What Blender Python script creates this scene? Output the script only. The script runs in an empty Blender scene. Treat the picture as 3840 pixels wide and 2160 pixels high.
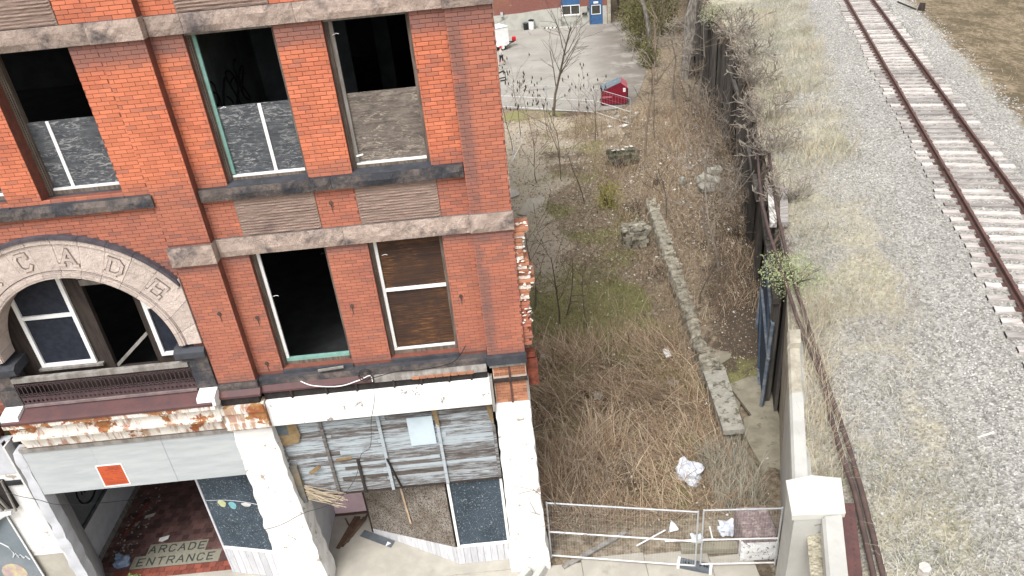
import bpy, math, random
import numpy as np
from mathutils import Vector, Matrix, noise
R = math.radians
rng = random.Random(7)
nr = np.random.default_rng(11)
scene = bpy.context.scene
COL = scene.collection

# ------------------------------------------------------------------ camera, sky, sun, exposure
CAM = Vector((0.0, -11.9, 14.75))
PITCH, ROLL = R(30.4), R(5.7)
fw = Vector((0, math.cos(PITCH), -math.sin(PITCH)))
up0 = Vector((0, math.sin(PITCH), math.cos(PITCH)))
rt0 = Vector((1, 0, 0))
rt = rt0 * math.cos(ROLL) - up0 * math.sin(ROLL)
up = rt0 * math.sin(ROLL) + up0 * math.cos(ROLL)
cd = bpy.data.cameras.new('camera')
cam = bpy.data.objects.new('camera', cd); COL.objects.link(cam)
cam.matrix_world = Matrix(((rt.x, up.x, -fw.x, CAM.x), (rt.y, up.y, -fw.y, CAM.y), (rt.z, up.z, -fw.z, CAM.z), (0, 0, 0, 1)))
cd.sensor_width = 36; cd.sensor_fit = 'HORIZONTAL'; cd.lens = 36 * 2780 / 3840
cd.clip_start = 0.1; cd.clip_end = 1000
scene.camera = cam

SUN_EL, SUN_AZ = R(58), R(205)          # soft light behind thin cloud, from the street side
w = bpy.data.worlds.new('World'); scene.world = w; w.use_nodes = True
wn = w.node_tree.nodes; wl = w.node_tree.links
sky = wn.new('ShaderNodeTexSky'); sky.sky_type = 'NISHITA'; sky.sun_disc = False
sky.sun_elevation = SUN_EL; sky.sun_rotation = SUN_AZ; sky.air_density = 1.0; sky.dust_density = 4.0; sky.ozone_density = 1.0
hs = wn.new('ShaderNodeHueSaturation'); hs.inputs['Saturation'].default_value = 0.10   # overcast: the cloud takes the blue out
wl.new(sky.outputs[0], hs.inputs['Color'])
bg = wn['Background']; bg.inputs[1].default_value = 0.15
wl.new(hs.outputs[0], bg.inputs[0])
sl = bpy.data.lights.new('sun', 'SUN'); sl.energy = 1.3; sl.angle = R(25); sl.color = (1.0, 0.965, 0.92)
so = bpy.data.objects.new('sun', sl); COL.objects.link(so)
sd = Vector((math.sin(SUN_AZ) * math.cos(SUN_EL), math.cos(SUN_AZ) * math.cos(SUN_EL), math.sin(SUN_EL)))
so.rotation_euler = sd.to_track_quat('Z', 'Y').to_euler(); so.location = (0, -20, 40)
vs = scene.view_settings
vs.view_transform = 'Standard'; vs.look = 'None'; vs.gamma = 1.0; vs.use_curve_mapping = False
vs.exposure = 1.0

# ------------------------------------------------------------------ materials
def lin(r, g, b):
    f = lambda c: (c / 255 / 12.92) if c <= 10 else ((c / 255 + .055) / 1.055) ** 2.4
    return (f(r), f(g), f(b), 1.0)

class NT:
    def __init__(s, name):
        s.m = bpy.data.materials.new(name); s.m.use_nodes = True
        s.t = s.m.node_tree; s.n = s.t.nodes; s.p = s.n['Principled BSDF']
        s.geo = s.n.new('ShaderNodeNewGeometry'); s.pos = s.geo.outputs['Position']
    def link(s, a, b): s.t.links.new(a, b)
    def val(s, node, i, v):
        if hasattr(v, 'is_output') or isinstance(v, bpy.types.NodeSocket): s.link(v, node.inputs[i])
        else: node.inputs[i].default_value = v
    def math(s, op, a, b=0.0, c=0.0, clamp=False):
        n = s.n.new('ShaderNodeMath'); n.operation = op; n.use_clamp = clamp
        s.val(n, 0, a); s.val(n, 1, b)
        if op in ('MULTIPLY_ADD',): s.val(n, 2, c)
        return n.outputs[0]
    def noise(s, scale, detail=4.0, rough=.6, vec=None, stretch=None, dist=0.0):
        v = vec or s.pos
        if stretch:
            mn = s.n.new('ShaderNodeMapping'); mn.inputs['Scale'].default_value = stretch
            s.link(v, mn.inputs['Vector']); v = mn.outputs[0]
        n = s.n.new('ShaderNodeTexNoise'); n.inputs['Scale'].default_value = scale
        n.inputs['Detail'].default_value = detail; n.inputs['Roughness'].default_value = rough
        n.inputs['Distortion'].default_value = dist
        s.link(v, n.inputs['Vector']); return n.outputs['Fac']
    def voro(s, scale, feature='F1', stretch=None, out='Distance'):
        v = s.pos
        if stretch:
            mn = s.n.new('ShaderNodeMapping'); mn.inputs['Scale'].default_value = stretch
            s.link(v, mn.inputs['Vector']); v = mn.outputs[0]
        n = s.n.new('ShaderNodeTexVoronoi'); n.feature = feature; n.inputs['Scale'].default_value = scale
        s.link(v, n.inputs['Vector']); return n.outputs[out]
    def step(s, v, lo, hi):
        n = s.n.new('ShaderNodeMapRange'); n.interpolation_type = 'SMOOTHSTEP'
        s.link(v, n.inputs[0]); n.inputs[1].default_value = lo; n.inputs[2].default_value = hi
        return n.outputs[0]
    def mix(s, f, a, b, mode='MIX'):
        n = s.n.new('ShaderNodeMix'); n.data_type = 'RGBA'; n.blend_type = mode
        s.val(n, 0, f); s.val(n, 6, a); s.val(n, 7, b); return n.outputs[2]
    def sep(s):
        n = s.n.new('ShaderNodeSeparateXYZ'); s.link(s.pos, n.inputs[0]); return n.outputs
    def rnd(s):
        oi = s.n.new('ShaderNodeObjectInfo')
        return s.math('FRACT', s.math('ADD', s.geo.outputs['Random Per Island'], oi.outputs['Random']))
    def scale_col(s, col, f):
        n = s.n.new('ShaderNodeVectorMath'); n.operation = 'SCALE'
        s.link(col, n.inputs[0]); s.val(n, 3, f); return n.outputs[0]
    def vary(s, col, lo, hi):
        r = s.rnd(); return s.scale_col(col, s.math('MULTIPLY_ADD', r, hi - lo, lo))
    def bump(s, h, strength, dist=.02):
        n = s.n.new('ShaderNodeBump'); n.inputs['Strength'].default_value = strength; n.inputs['Distance'].default_value = dist
        s.link(h, n.inputs['Height']); s.link(n.outputs[0], s.p.inputs['Normal'])
    def done(s, col, rough=.9, metal=0.0, spec=.25):
        s.val(s.p, 'Base Color', col); s.p.inputs['Roughness'].default_value = rough
        s.p.inputs['Metallic'].default_value = metal; s.p.inputs['Specular IOR Level'].default_value = spec
        return s.m

def simple(name, a, b=None, scale=6, lo=.35, hi=.65, rough=.9, bump=.0, bscale=40, vary=None, stretch=None, metal=0, spec=.25, c=None, cs=1.5, cl=.55, ch=.7, bd=.02):
    k = NT(name)
    b = b or tuple(x * .75 for x in a[:3]) + (1,)
    col = k.mix(k.step(k.noise(scale, 6, .65, stretch=stretch), lo, hi), a, b)
    if c: col = k.mix(k.step(k.noise(cs, 6, .7, stretch=stretch), cl, ch), col, c)
    if vary: col = k.vary(col, *vary)
    if bump: k.bump(k.noise(bscale, 5, .7, stretch=stretch), bump, bd)
    return k.done(col, rough, metal, spec)

def g3(r, g, b): return (r, g, b, 1.0)

def make_brick(name, base, alt, grime):
    k = NT(name); x, y, z = k.sep()
    r = k.rnd()
    col = k.mix(k.step(k.noise(1.1, 4), .38, .66), base, alt)
    col = k.scale_col(col, k.math('MULTIPLY_ADD', r, .26, .87))
    odd = k.step(k.math('FRACT', k.math('MULTIPLY', r, 7.31)), .86, .93)      # a few over-burnt bricks
    col = k.mix(k.math('MULTIPLY', odd, .32), col, grime)
    # soot below the stone bands and up the inner edge of the corner pier
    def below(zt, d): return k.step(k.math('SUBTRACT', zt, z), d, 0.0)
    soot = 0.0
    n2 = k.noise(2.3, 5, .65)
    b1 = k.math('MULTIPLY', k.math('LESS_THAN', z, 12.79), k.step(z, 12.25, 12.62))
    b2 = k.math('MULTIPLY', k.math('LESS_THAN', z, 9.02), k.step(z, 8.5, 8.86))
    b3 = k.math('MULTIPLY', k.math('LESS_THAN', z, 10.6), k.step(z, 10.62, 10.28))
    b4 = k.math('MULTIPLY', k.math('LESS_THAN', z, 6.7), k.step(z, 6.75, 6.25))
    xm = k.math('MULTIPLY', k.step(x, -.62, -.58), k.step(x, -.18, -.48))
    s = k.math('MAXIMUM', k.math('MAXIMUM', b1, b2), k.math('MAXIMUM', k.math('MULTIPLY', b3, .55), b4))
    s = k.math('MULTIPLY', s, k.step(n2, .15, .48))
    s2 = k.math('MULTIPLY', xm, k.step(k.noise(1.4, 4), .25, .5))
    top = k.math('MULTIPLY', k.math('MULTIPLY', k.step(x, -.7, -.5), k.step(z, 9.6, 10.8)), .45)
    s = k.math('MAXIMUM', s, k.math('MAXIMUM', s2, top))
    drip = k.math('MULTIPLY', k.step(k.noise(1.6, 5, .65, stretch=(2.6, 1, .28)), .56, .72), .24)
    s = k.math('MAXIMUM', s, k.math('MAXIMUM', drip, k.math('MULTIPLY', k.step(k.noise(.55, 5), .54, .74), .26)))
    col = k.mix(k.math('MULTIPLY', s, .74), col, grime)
    k.bump(k.noise(70, 4), .25, .006)
    return k.done(col, .92, 0, .2)

MT = {}
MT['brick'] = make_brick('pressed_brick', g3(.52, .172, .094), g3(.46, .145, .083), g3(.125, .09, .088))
MT['mortar'] = simple('dark_mortar', g3(.20, .072, .048), g3(.14, .055, .042), 8)
MT['backwall'] = simple('old_common_brick', g3(.22, .09, .06), g3(.13, .06, .045), 3)
def stone(name, a, b, dark, lo=.5, hi=.68):
    k = NT(name)
    col = k.mix(k.step(k.noise(5, 6, .7), .35, .68), a, b)
    col = k.mix(k.step(k.noise(1.3, 6, .72), lo, hi), col, dark)
    nz = k.n.new('ShaderNodeSeparateXYZ'); k.link(k.geo.outputs['Normal'], nz.inputs[0])
    col = k.mix(k.math('MULTIPLY', k.step(nz.outputs[2], .35, .8), .75), col, dark)    # dirt settled on ledges
    col = k.vary(col, .85, 1.12)
    k.bump(k.noise(11, 8, .75), .9, .05)
    return k.done(col, .95)
MT['lintel'] = stone('rock_faced_sandstone', g3(.43, .34, .29), g3(.30, .235, .20), g3(.11, .095, .095), .47, .66)
MT['sill'] = stone('sooty_sill_stone', g3(.17, .14, .125), g3(.10, .085, .08), g3(.045, .047, .055), .42, .6)
MT['darkstone'] = simple('dark_bluestone', g3(.055, .058, .068), g3(.035, .037, .043), 4, bump=.2, c=g3(.14, .12, .11), cs=2, cl=.6, ch=.75)
MT['arch'] = stone('pale_arch_stone', g3(.56, .475, .425), g3(.475, .395, .355), g3(.27, .225, .205), .60, .80)
MT['joint_shade'] = simple('grimy_joint_edge_shade', g3(.20, .155, .135), g3(.14, .11, .10), 6)  # grimy arch joints, and the painted shade edge round the letters
MT['archcap'] = simple('grey_drip_mould', g3(.085, .075, .085), g3(.055, .05, .06), 5, bump=.2, c=g3(.3, .25, .22), cs=1.2, cl=.62, ch=.75)
def ragged_panel():
    k = NT('ragged_faced_brick')
    n = k.noise(16, 6, .75, stretch=(.28, 1, 2.6))
    col = k.mix(k.step(n, .35, .65), g3(.31, .225, .185), g3(.215, .155, .13))
    col = k.mix(k.step(k.noise(.9, 4), .55, .8), col, g3(.12, .085, .08))
    col = k.vary(col, .92, 1.06)
    k.bump(n, 1.0, .03); return k.done(col, .95)
MT['panel'] = ragged_panel()

def plywood(name, a, b, c, sx=1.0):
    k = NT(name)
    wv = k.noise(3.2, 7, .72, stretch=(.9 * sx, 1, 5.0 / sx), dist=.9)
    col = k.mix(k.step(wv, .36, .62), a, b)
    st = k.math('MULTIPLY', k.step(k.noise(5, 6, .72, stretch=(1 * sx, 1, 4 / sx), dist=1.6), .51, .60), k.step(k.noise(1.6, 4), .35, .6))
    col = k.mix(st, col, c)
    col = k.mix(k.math('MULTIPLY', k.step(k.noise(1.2, 3), .5, .75), .6), col, a)
    k.bump(wv, .3, .01); return k.done(col, .9)
MT['ply_grey'] = plywood('weathered_grey_plywood', g3(.045, .050, .057), g3(.085, .092, .10), g3(.26, .26, .26))
MT['ply_brown'] = plywood('weathered_brown_plywood', g3(.085, .070, .060), g3(.17, .145, .125), g3(.34, .29, .24))
MT['ply_dark'] = plywood('oiled_dark_plywood', g3(.028, .020, .020), g3(.075, .038, .020), g3(.22, .10, .035), .35)
MT['board_navy'] = simple('navy_board', g3(.012, .015, .024), g3(.020, .024, .036), 9, bump=.15, c=g3(.05, .06, .075), cs=30, cl=.66, ch=.74, rough=.7)
def osb(name, a, b, fleck, amt=.66):
    k = NT(name)
    col = k.mix(k.step(k.noise(2, 5), .35, .68), a, b)
    f1 = k.step(k.noise(22, 2, .5, stretch=(1, 1, 2.2), dist=1.2), amt, amt + .04)
    f2 = k.step(k.noise(17, 2, .5, stretch=(2.4, 1, 1), dist=1.2), amt, amt + .04)
    col = k.mix(k.math('MAXIMUM', f1, f2), col, fleck)
    k.bump(k.noise(40, 4), .3, .006); return k.done(col, .85)
MT['osb_blue'] = osb('blue_painted_strandboard', g3(.046, .064, .083), g3(.030, .043, .056), g3(.34, .37, .39), .655)
MT['osb_brown'] = osb('weathered_strandboard', g3(.17, .142, .115), g3(.29, .265, .235), g3(.065, .05, .04), .545)

MT['white'] = simple('white_paint', g3(.78, .78, .77), g3(.70, .70, .69), 3, rough=.6)
MT['white_wall'] = simple('painted_white_masonry', g3(.74, .73, .71), g3(.66, .65, .64), 2.0, bump=.35, bscale=14, c=g3(.34, .29, .245), cs=3.4, cl=.60, ch=.64)
MT['grey_white'] = simple('greyed_white_paint', g3(.50, .51, .54), g3(.42, .43, .46), 2.0, bump=.1, c=g3(.30, .30, .32), cs=1.6, cl=.62, ch=.8)
MT['sign_white'] = simple('weathered_white_plywood', g3(.35, .375, .385), g3(.42, .44, .45), 1.5, stretch=(.6, 1, 4), bump=.1, c=g3(.24, .26, .275), cs=7, cl=.66, ch=.78)
def rusty(name, rust_amt, vertical=True):
    k = NT(name)
    base = k.mix(k.step(k.noise(4, 5), .4, .65), g3(.74, .71, .66), g3(.62, .58, .52))
    st = k.noise(2.4, 6, .65, stretch=(3.2, 1, .55))
    pt = k.noise(1.7, 6, .7)
    f = k.math('MAXIMUM', k.math('MULTIPLY', k.step(st, rust_amt, rust_amt + .10), .75), k.step(pt, rust_amt + .035, rust_amt + .07))
    rust = k.mix(k.step(k.noise(7, 5), .4, .62), g3(.27, .085, .035), g3(.30, .17, .07))
    col = k.mix(f, base, rust)
    k.bump(pt, .2, .02); return k.done(col, .75)
MT['rusty_white'] = rusty('rusting_white_metal', .505)
MT['rusty_more'] = rusty('badly_rusting_white_metal', .455)
MT['maroon'] = simple('maroon_flashing', g3(.105, .052, .050), g3(.080, .045, .048), 3, rough=.6, c=g3(.16, .06, .04), cs=1.4, cl=.6, ch=.75, bump=.15, bscale=8)
MT['iron'] = simple('maroon_iron', g3(.085, .055, .058), g3(.06, .04, .043), 8, rough=.65)
MT['black_gap'] = simple('near_black_fill', g3(.018, .016, .016), g3(.03, .026, .024), 8)  # near-black fill for gaps, transom backing and sign box
def peeling(name, paint, wood, lo, hi):
    k = NT(name)
    n = k.noise(5.5, 8, .74, stretch=(.45, 1, 5))
    wd = k.mix(k.step(k.noise(9, 5, .7, stretch=(.3, 1, 5)), .35, .65), wood, tuple(c * .45 for c in wood[:3]) + (1,))
    f = k.math('ADD', n, k.math('MULTIPLY_ADD', k.rnd(), .26, -.13))
    col = k.mix(k.step(f, lo, hi), wd, paint)
    k.bump(n, .5, .01); return k.done(col, .85)
MT['peel'] = peeling('peeling_blue_white_planks', g3(.36, .405, .435), g3(.15, .13, .12), .36, .60)
MT['peel_dark'] = peeling('bare_planks', g3(.33, .355, .37), g3(.12, .10, .09), .45, .66)
MT['bead'] = simple('flaking_white_boarding', g3(.56, .56, .58), g3(.47, .47, .49), 6, stretch=(3, 3, .4), vary=(.85, 1.08), c=g3(.20, .185, .175), cs=5, cl=.60, ch=.70)
MT['wood_grey'] = simple('silvered_wood', g3(.28, .265, .245), g3(.16, .145, .13), 6, stretch=(1, 1, .15), bump=.4, bscale=30)
MT['wood_old'] = simple('old_window_timber', g3(.17, .14, .115), g3(.09, .07, .058), 7, stretch=(3, 3, .3), bump=.4)
MT['wood_dark'] = simple('black_brown_timber', g3(.050, .038, .032), g3(.028, .022, .020), 7, stretch=(2, 2, .25), bump=.5)
MT['wood_raw'] = simple('raw_split_lath', g3(.52, .44, .33), g3(.38, .31, .22), 9, vary=(.7, 1.15))
MT['wood_brown'] = simple('wet_brown_wood', g3(.14, .088, .06), g3(.085, .055, .04), 8, bump=.3, vary=(.7, 1.3))
MT['gold'] = simple('ochre_torn_board', g3(.25, .18, .095), g3(.18, .125, .07), 8)
MT['sky_board'] = simple('pale_blue_board', g3(.48, .56, .61), g3(.43, .51, .56), 3)
MT['pink'] = simple('faded_pink_door', g3(.82, .61, .65), g3(.75, .55, .59), 4)
MT['teal'] = simple('teal_paint', g3(.20, .36, .31), g3(.15, .29, .25), 6)
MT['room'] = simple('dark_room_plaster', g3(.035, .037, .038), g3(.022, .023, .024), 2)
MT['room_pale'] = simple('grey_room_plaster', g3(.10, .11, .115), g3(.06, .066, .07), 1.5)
MT['ink'] = simple('black_spray', g3(.012, .012, .013))
MT['white_spray'] = simple('white_spray', g3(.75, .78, .78))
MT['orange_brick'] = simple('exposed_orange_brick', g3(.40, .185, .105), g3(.30, .135, .085), 5, vary=(.75, 1.2))
MT['mortar_pale'] = simple('pale_mortar', g3(.58, .46, .37), g3(.46, .36, .29), 8, bump=.4)
MT['mortar_white'] = simple('white_mortar_smears', g3(.70, .66, .60), g3(.52, .42, .36), 7, bump=.6)
MT['red_iron'] = simple('rusty_red_iron', g3(.21, .060, .035), g3(.10, .032, .022), 7, bump=.3)
MT['tile_red'] = simple('dusty_red_quarry_tile', g3(.135, .072, .064), g3(.09, .053, .05), 2.2, vary=(.6, 1.35), c=g3(.15, .12, .10), cs=1.1, cl=.6, ch=.8)
MT['tile_clean'] = simple('red_border_tile', g3(.25, .075, .05), g3(.19, .06, .045), 5, vary=(.75, 1.2))
MT['grout'] = simple('grout', g3(.20, .15, .13), g3(.12, .09, .08), 8)
MT['mosaic'] = simple('beige_mosaic', g3(.26, .245, .195), g3(.22, .208, .165), 14)
MT['mosaic_dark'] = simple('dark_grey_mosaic', g3(.055, .062, .055), g3(.04, .045, .04), 14)
MT['concrete'] = simple('sidewalk_concrete', g3(.40, .375, .325), g3(.33, .31, .27), 1.4, bump=.15, bscale=60, c=g3(.23, .215, .185), cs=.9, cl=.58, ch=.8)
MT['concrete_old'] = simple('mossy_broken_concrete', g3(.28, .255, .195), g3(.20, .18, .135), 1.6, bump=.3, bscale=30, c=g3(.085, .08, .055), cs=2.2, cl=.55, ch=.72)
MT['concrete_pale'] = simple('pale_abutment_concrete', g3(.43, .427, .40), g3(.37, .366, .342), 1.5, bump=.12, bscale=50, c=g3(.36, .345, .30), cs=3, cl=.6, ch=.85)
MT['concrete_stain'] = simple('stained_parapet_concrete', g3(.40, .37, .30), g3(.26, .235, .19), 2.5, bump=.3, c=g3(.15, .135, .11), cs=4, cl=.55, ch=.75)
MT['crack'] = simple('crack_grime', g3(.16, .145, .125))
MT['rubble'] = simple('rubble_stone', g3(.34, .32, .27), g3(.22, .205, .17), 5, bump=.4, vary=(.6, 1.3), c=g3(.12, .12, .085), cs=3, cl=.55, ch=.7)
MT['rubble_white'] = simple('white_debris', g3(.66, .64, .58), g3(.5, .47, .42), 5, vary=(.65, 1.15))
MT['mossy_stone'] = simple('mossy_wall_stone', g3(.37, .345, .28), g3(.23, .21, .165), 5, bump=.9, bscale=9, bd=.06, vary=(.7, 1.25), c=g3(.08, .078, .055), cs=2.5, cl=.5, ch=.68)
MT['dark_moss'] = simple('damp_mossy_stone', g3(.17, .155, .105), g3(.095, .085, .06), 4, bump=.6, vary=(.7, 1.25), c=g3(.05, .05, .035), cs=2.5, cl=.5, ch=.68)
MT['rust'] = simple('rail_rust', g3(.115, .060, .050), g3(.078, .045, .042), 6, rough=.8, bump=.1, vary=(.9, 1.1))
MT['rust_dark'] = simple('dark_rusty_pipe', g3(.095, .062, .055), g3(.06, .042, .04), 4, rough=.75, c=g3(.15, .09, .07), cs=2)
MT['girder'] = simple('rusty_girder', g3(.105, .050, .045), g3(.075, .04, .04), 4, rough=.8)
MT['tie'] = simple('silvered_sleeper', g3(.58, .545, .515), g3(.37, .33, .31), 5, stretch=(.35, 1.6, 1), vary=(.5, 1.08), bump=.6, bscale=30, bd=.02)
MT['tie_dark'] = simple('creosoted_sleeper_end', g3(.045, .038, .034), g3(.03, .026, .024), 8)
MT['steel'] = simple('galvanised_steel', g3(.48, .49, .50), g3(.38, .39, .40), 12, rough=.5, metal=.2)
MT['steel_white'] = simple('whitish_fence_tube', g3(.66, .65, .63), g3(.52, .51, .50), 6, rough=.6)
MT['foot'] = simple('grey_rubber_foot', g3(.11, .125, .14), g3(.085, .095, .11), 8)
MT['bag'] = simple('white_plastic_bag', g3(.62, .66, .72), g3(.52, .55, .62), 4, rough=.45)
MT['blue'] = simple('dark_blue_gate_paint', g3(.045, .068, .10), g3(.03, .046, .07), 4, c=g3(.14, .155, .17), cs=3, cl=.62, ch=.75)
MT['plank_dark'] = simple('creosoted_wall_plank', g3(.085, .076, .067), g3(.045, .041, .037), 3, stretch=(2, 2, .3), bump=.5, vary=(.7, 1.4), c=g3(.12, .11, .095), cs=1.2, cl=.6, ch=.75)
MT['lot'] = None
MT['red'] = simple('dumpster_red', g3(.19, .012, .026), g3(.15, .010, .022), 4, rough=.5)
MT['red_pale'] = simple('faded_red', g3(.42, .12, .14), g3(.36, .10, .12), 4, rough=.6)
MT['lid'] = simple('grey_blue_lid', g3(.20, .25, .28), g3(.15, .185, .21), 5, rough=.6)
MT['black'] = simple('black_plastic', g3(.015, .016, .017), g3(.025, .026, .027), 6, rough=.6)
MT['tyre'] = simple('tyre_rubber', g3(.02, .02, .021), g3(.03, .03, .03), 6)
MT['red_bright'] = simple('bright_red', g3(.55, .02, .03), g3(.48, .02, .03), 5, rough=.5)
MT['skin'] = simple('skin', g3(.50, .31, .23), g3(.46, .28, .21), 5, rough=.6)
MT['jacket'] = simple('light_grey_jacket', g3(.58, .58, .57), g3(.40, .40, .40), 9)
MT['trousers'] = simple('dark_trousers', g3(.025, .025, .03), g3(.04, .035, .04), 9)
MT['leather'] = simple('dark_shoe', g3(.06, .05, .045))
MT['back_blue'] = simple('blue_door_paint', g3(.048, .115, .245), g3(.04, .095, .205), 4)
MT['glass'] = simple('dusty_glass', g3(.035, .035, .032), g3(.06, .055, .045), 3, rough=.2, spec=.5)
MT['parge'] = simple('grey_parging', g3(.40, .395, .355), g3(.33, .325, .29), 1.2, c=g3(.14, .135, .125), cs=.7, cl=.53, ch=.7, bump=.2)
MT['bark'] = simple('grey_brown_bark', g3(.16, .135, .105), g3(.10, .085, .068), 5, vary=(.85, 1.15))
MT['bark_dark'] = simple('dark_vine_bark', g3(.27, .25, .22), g3(.085, .075, .066), 3, stretch=(2, 2, .4), bump=.8, bscale=10, bd=.1)
MT['bark_pale'] = simple('pale_bare_branches', g3(.25, .22, .185), g3(.18, .155, .13), 5)
MT['twig'] = simple('dry_twigs', g3(.22, .175, .13), g3(.14, .11, .085), 4, vary=(.7, 1.3))
MT['seed'] = simple('dark_sumac_seed_head', g3(.035, .022, .020), g3(.055, .03, .026), 8)
def blades(name, cols, scale=.6):
    k = NT(name)
    r = k.rnd()
    rp = k.n.new('ShaderNodeValToRGB'); k.link(r, rp.inputs[0]); e = rp.color_ramp.elements
    while len(e) < len(cols): e.new(.5)
    for i, c in enumerate(cols): e[i].position = i / (len(cols) - 1); e[i].color = c
    col = k.scale_col(rp.outputs[0], k.math('MULTIPLY_ADD', k.noise(scale, 4), .9, .55))
    return k.done(col, .95, 0, .1)
MT['stalk'] = blades('dead_stalks', [g3(.165, .105, .068), g3(.32, .232, .155), g3(.52, .43, .31), g3(.22, .145, .095), g3(.40, .31, .215)])
MT['litter'] = blades('leaf_litter', [g3(.16, .115, .08), g3(.25, .19, .135), g3(.10, .072, .05), g3(.20, .15, .10), g3(.36, .295, .215), g3(.15, .11, .075), g3(.52, .48, .41)])
MT['straw'] = blades('pale_dead_grass', [g3(.36, .34, .275), g3(.46, .44, .365), g3(.30, .285, .225), g3(.43, .415, .355)])
MT['straw_green'] = blades('greying_green_grass', [g3(.28, .285, .18), g3(.37, .365, .255), g3(.24, .255, .155), g3(.40, .385, .29)])
MT['brownweed'] = blades('brown_weeds', [g3(.20, .15, .10), g3(.30, .24, .16), g3(.38, .32, .22), g3(.15, .11, .07)])
MT['dryweed'] = blades('pale_dry_weeds', [g3(.34, .29, .21), g3(.46, .41, .31), g3(.28, .23, .16), g3(.52, .47, .37)])
MT['green'] = blades('moss_green_grass', [g3(.18, .195, .065), g3(.25, .255, .11), g3(.32, .30, .16), g3(.14, .155, .055)])
MT['leaf_green'] = blades('fresh_green_leaves', [g3(.20, .30, .08), g3(.30, .40, .14), g3(.15, .24, .06), g3(.38, .44, .20)])
MT['leaf_pale'] = blades('pale_wispy_leaves', [g3(.26, .33, .14), g3(.36, .42, .22), g3(.30, .33, .18), g3(.42, .45, .28)])
MT['leaf_olive'] = blades('olive_evergreen_leaves', [g3(.11, .11, .045), g3(.17, .16, .07), g3(.08, .085, .035), g3(.22, .20, .09)])
MT['leaf_yellow'] = blades('yellow_green_shoots', [g3(.26, .25, .05), g3(.34, .31, .08), g3(.20, .20, .06)])
MT['ballast'] = blades('ballast_stone', [g3(.15, .145, .137), g3(.31, .302, .284), g3(.43, .42, .395), g3(.24, .233, .22), g3(.53, .517, .49)], .35)

def ground_mat():
    k = NT('yard_soil')
    def A(nm):
        at = k.n.new('ShaderNodeAttribute'); at.attribute_name = nm; return at.outputs['Fac']
    n2 = k.noise(6, 7, .78); n3 = k.noise(2.2, 7, .75)
    jit = k.math('MULTIPLY_ADD', n3, 1.9, -.95)
    col = k.mix(k.step(n2, .35, .65), g3(.13, .10, .07), g3(.30, .245, .175))
    col = k.mix(k.math('MULTIPLY', k.step(k.math('ADD', A('dark'), jit), .3, .8), .85), col, g3(.062, .048, .038))
    col = k.mix(k.math('MULTIPLY', k.step(k.math('ADD', A('moss'), jit), .35, .75), .8), col, k.mix(n2, g3(.15, .155, .05), g3(.26, .245, .115)))
    col = k.mix(k.math('MULTIPLY', k.step(k.math('ADD', A('pale'), jit), .35, .7), .9), col, k.mix(n2, g3(.30, .255, .195), g3(.45, .40, .32)))
    k.bump(k.noise(9, 8, .8), .9, .06); return k.done(col, .97, 0, .1)
MT['ground'] = ground_mat()
def lot_mat():
    k = NT('pale_lot_paving'); x, y, z = k.sep()
    col = k.mix(k.step(k.noise(.35, 6, .65), .35, .68), g3(.30, .285, .255), g3(.235, .222, .20))
    cr = k.step(k.voro(.22, 'DISTANCE_TO_EDGE', None), .012, .0)
    cr = k.math('MULTIPLY', cr, k.step(k.noise(.4, 3), .45, .6))
    pt = k.step(k.noise(.55, 5, .6, stretch=(.5, 1.6, 1)), .64, .68)
    col = k.mix(k.math('MULTIPLY', k.math('MAXIMUM', cr, pt), .75), col, g3(.15, .14, .125))
    edge = k.math('MULTIPLY', k.step(k.math('SUBTRACT', x, k.math('MULTIPLY', y, .09)), 3.0, 7.6), k.step(k.noise(.6, 6), .25, .55))
    col = k.mix(k.math('MULTIPLY', edge, .8), col, g3(.125, .105, .088))
    k.bump(k.noise(20, 5), .2, .02); return k.done(col, .95)
MT['lot'] = lot_mat()
def bank_mat():
    k = NT('embankment_gravel')
    v = k.voro(16, 'F1', None, 'Color')
    bw = k.n.new('ShaderNodeRGBToBW'); k.link(v, bw.inputs[0])
    col = k.mix(bw.outputs[0], g3(.13, .124, .113), g3(.42, .405, .375))  # dark end stands for shade between the loose stones
    soil = k.mix(k.step(k.noise(7, 6), .35, .65), g3(.28, .25, .19), g3(.42, .39, .305))
    at = k.n.new('ShaderNodeAttribute'); at.attribute_name = 'soil'
    f = k.step(k.math('ADD', at.outputs['Fac'], k.math('MULTIPLY_ADD', k.noise(1.1, 6, .7), 1.3, -.65)), .35, .65)
    at2 = k.n.new('ShaderNodeAttribute'); at2.attribute_name = 'far'
    soil = k.mix(at2.outputs['Fac'], soil, k.mix(k.step(k.noise(.5, 7, .75), .38, .62), g3(.10, .08, .05), k.mix(k.step(k.noise(4, 6), .4, .6), g3(.15, .115, .075), g3(.25, .20, .14))))
    col = k.mix(f, col, soil)
    k.bump(k.voro(16), .8, .05); return k.done(col, .97, 0, .1)
MT['bank'] = bank_mat()

# ------------------------------------------------------------------ mesh helpers
def link(o, parent=None):
    COL.objects.link(o)
    if parent is not None:
        o.parent = parent
        o.matrix_parent_inverse = PINV.get(parent.name, Matrix.Identity(4))
    return o
PINV = {}
def tag(o, label=None, cat=None, group=None, kind=None):
    if label: o['label'] = label
    if cat: o['category'] = cat
    if group: o['group'] = group
    if kind: o['kind'] = kind
    return o
def thing(name, loc, label, cat, group=None, rz=0.0, world=False):
    """Empty at the thing's base; world=True: its parts are modelled in world coordinates"""
    o = bpy.data.objects.new(name, None); COL.objects.link(o)
    o.location = loc; o.rotation_euler = (0, 0, rz); o.empty_display_size = .2
    if world: PINV[o.name] = (Matrix.Translation(loc) @ Matrix.Rotation(rz, 4, 'Z')).inverted()
    return tag(o, label, cat, group)

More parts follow.
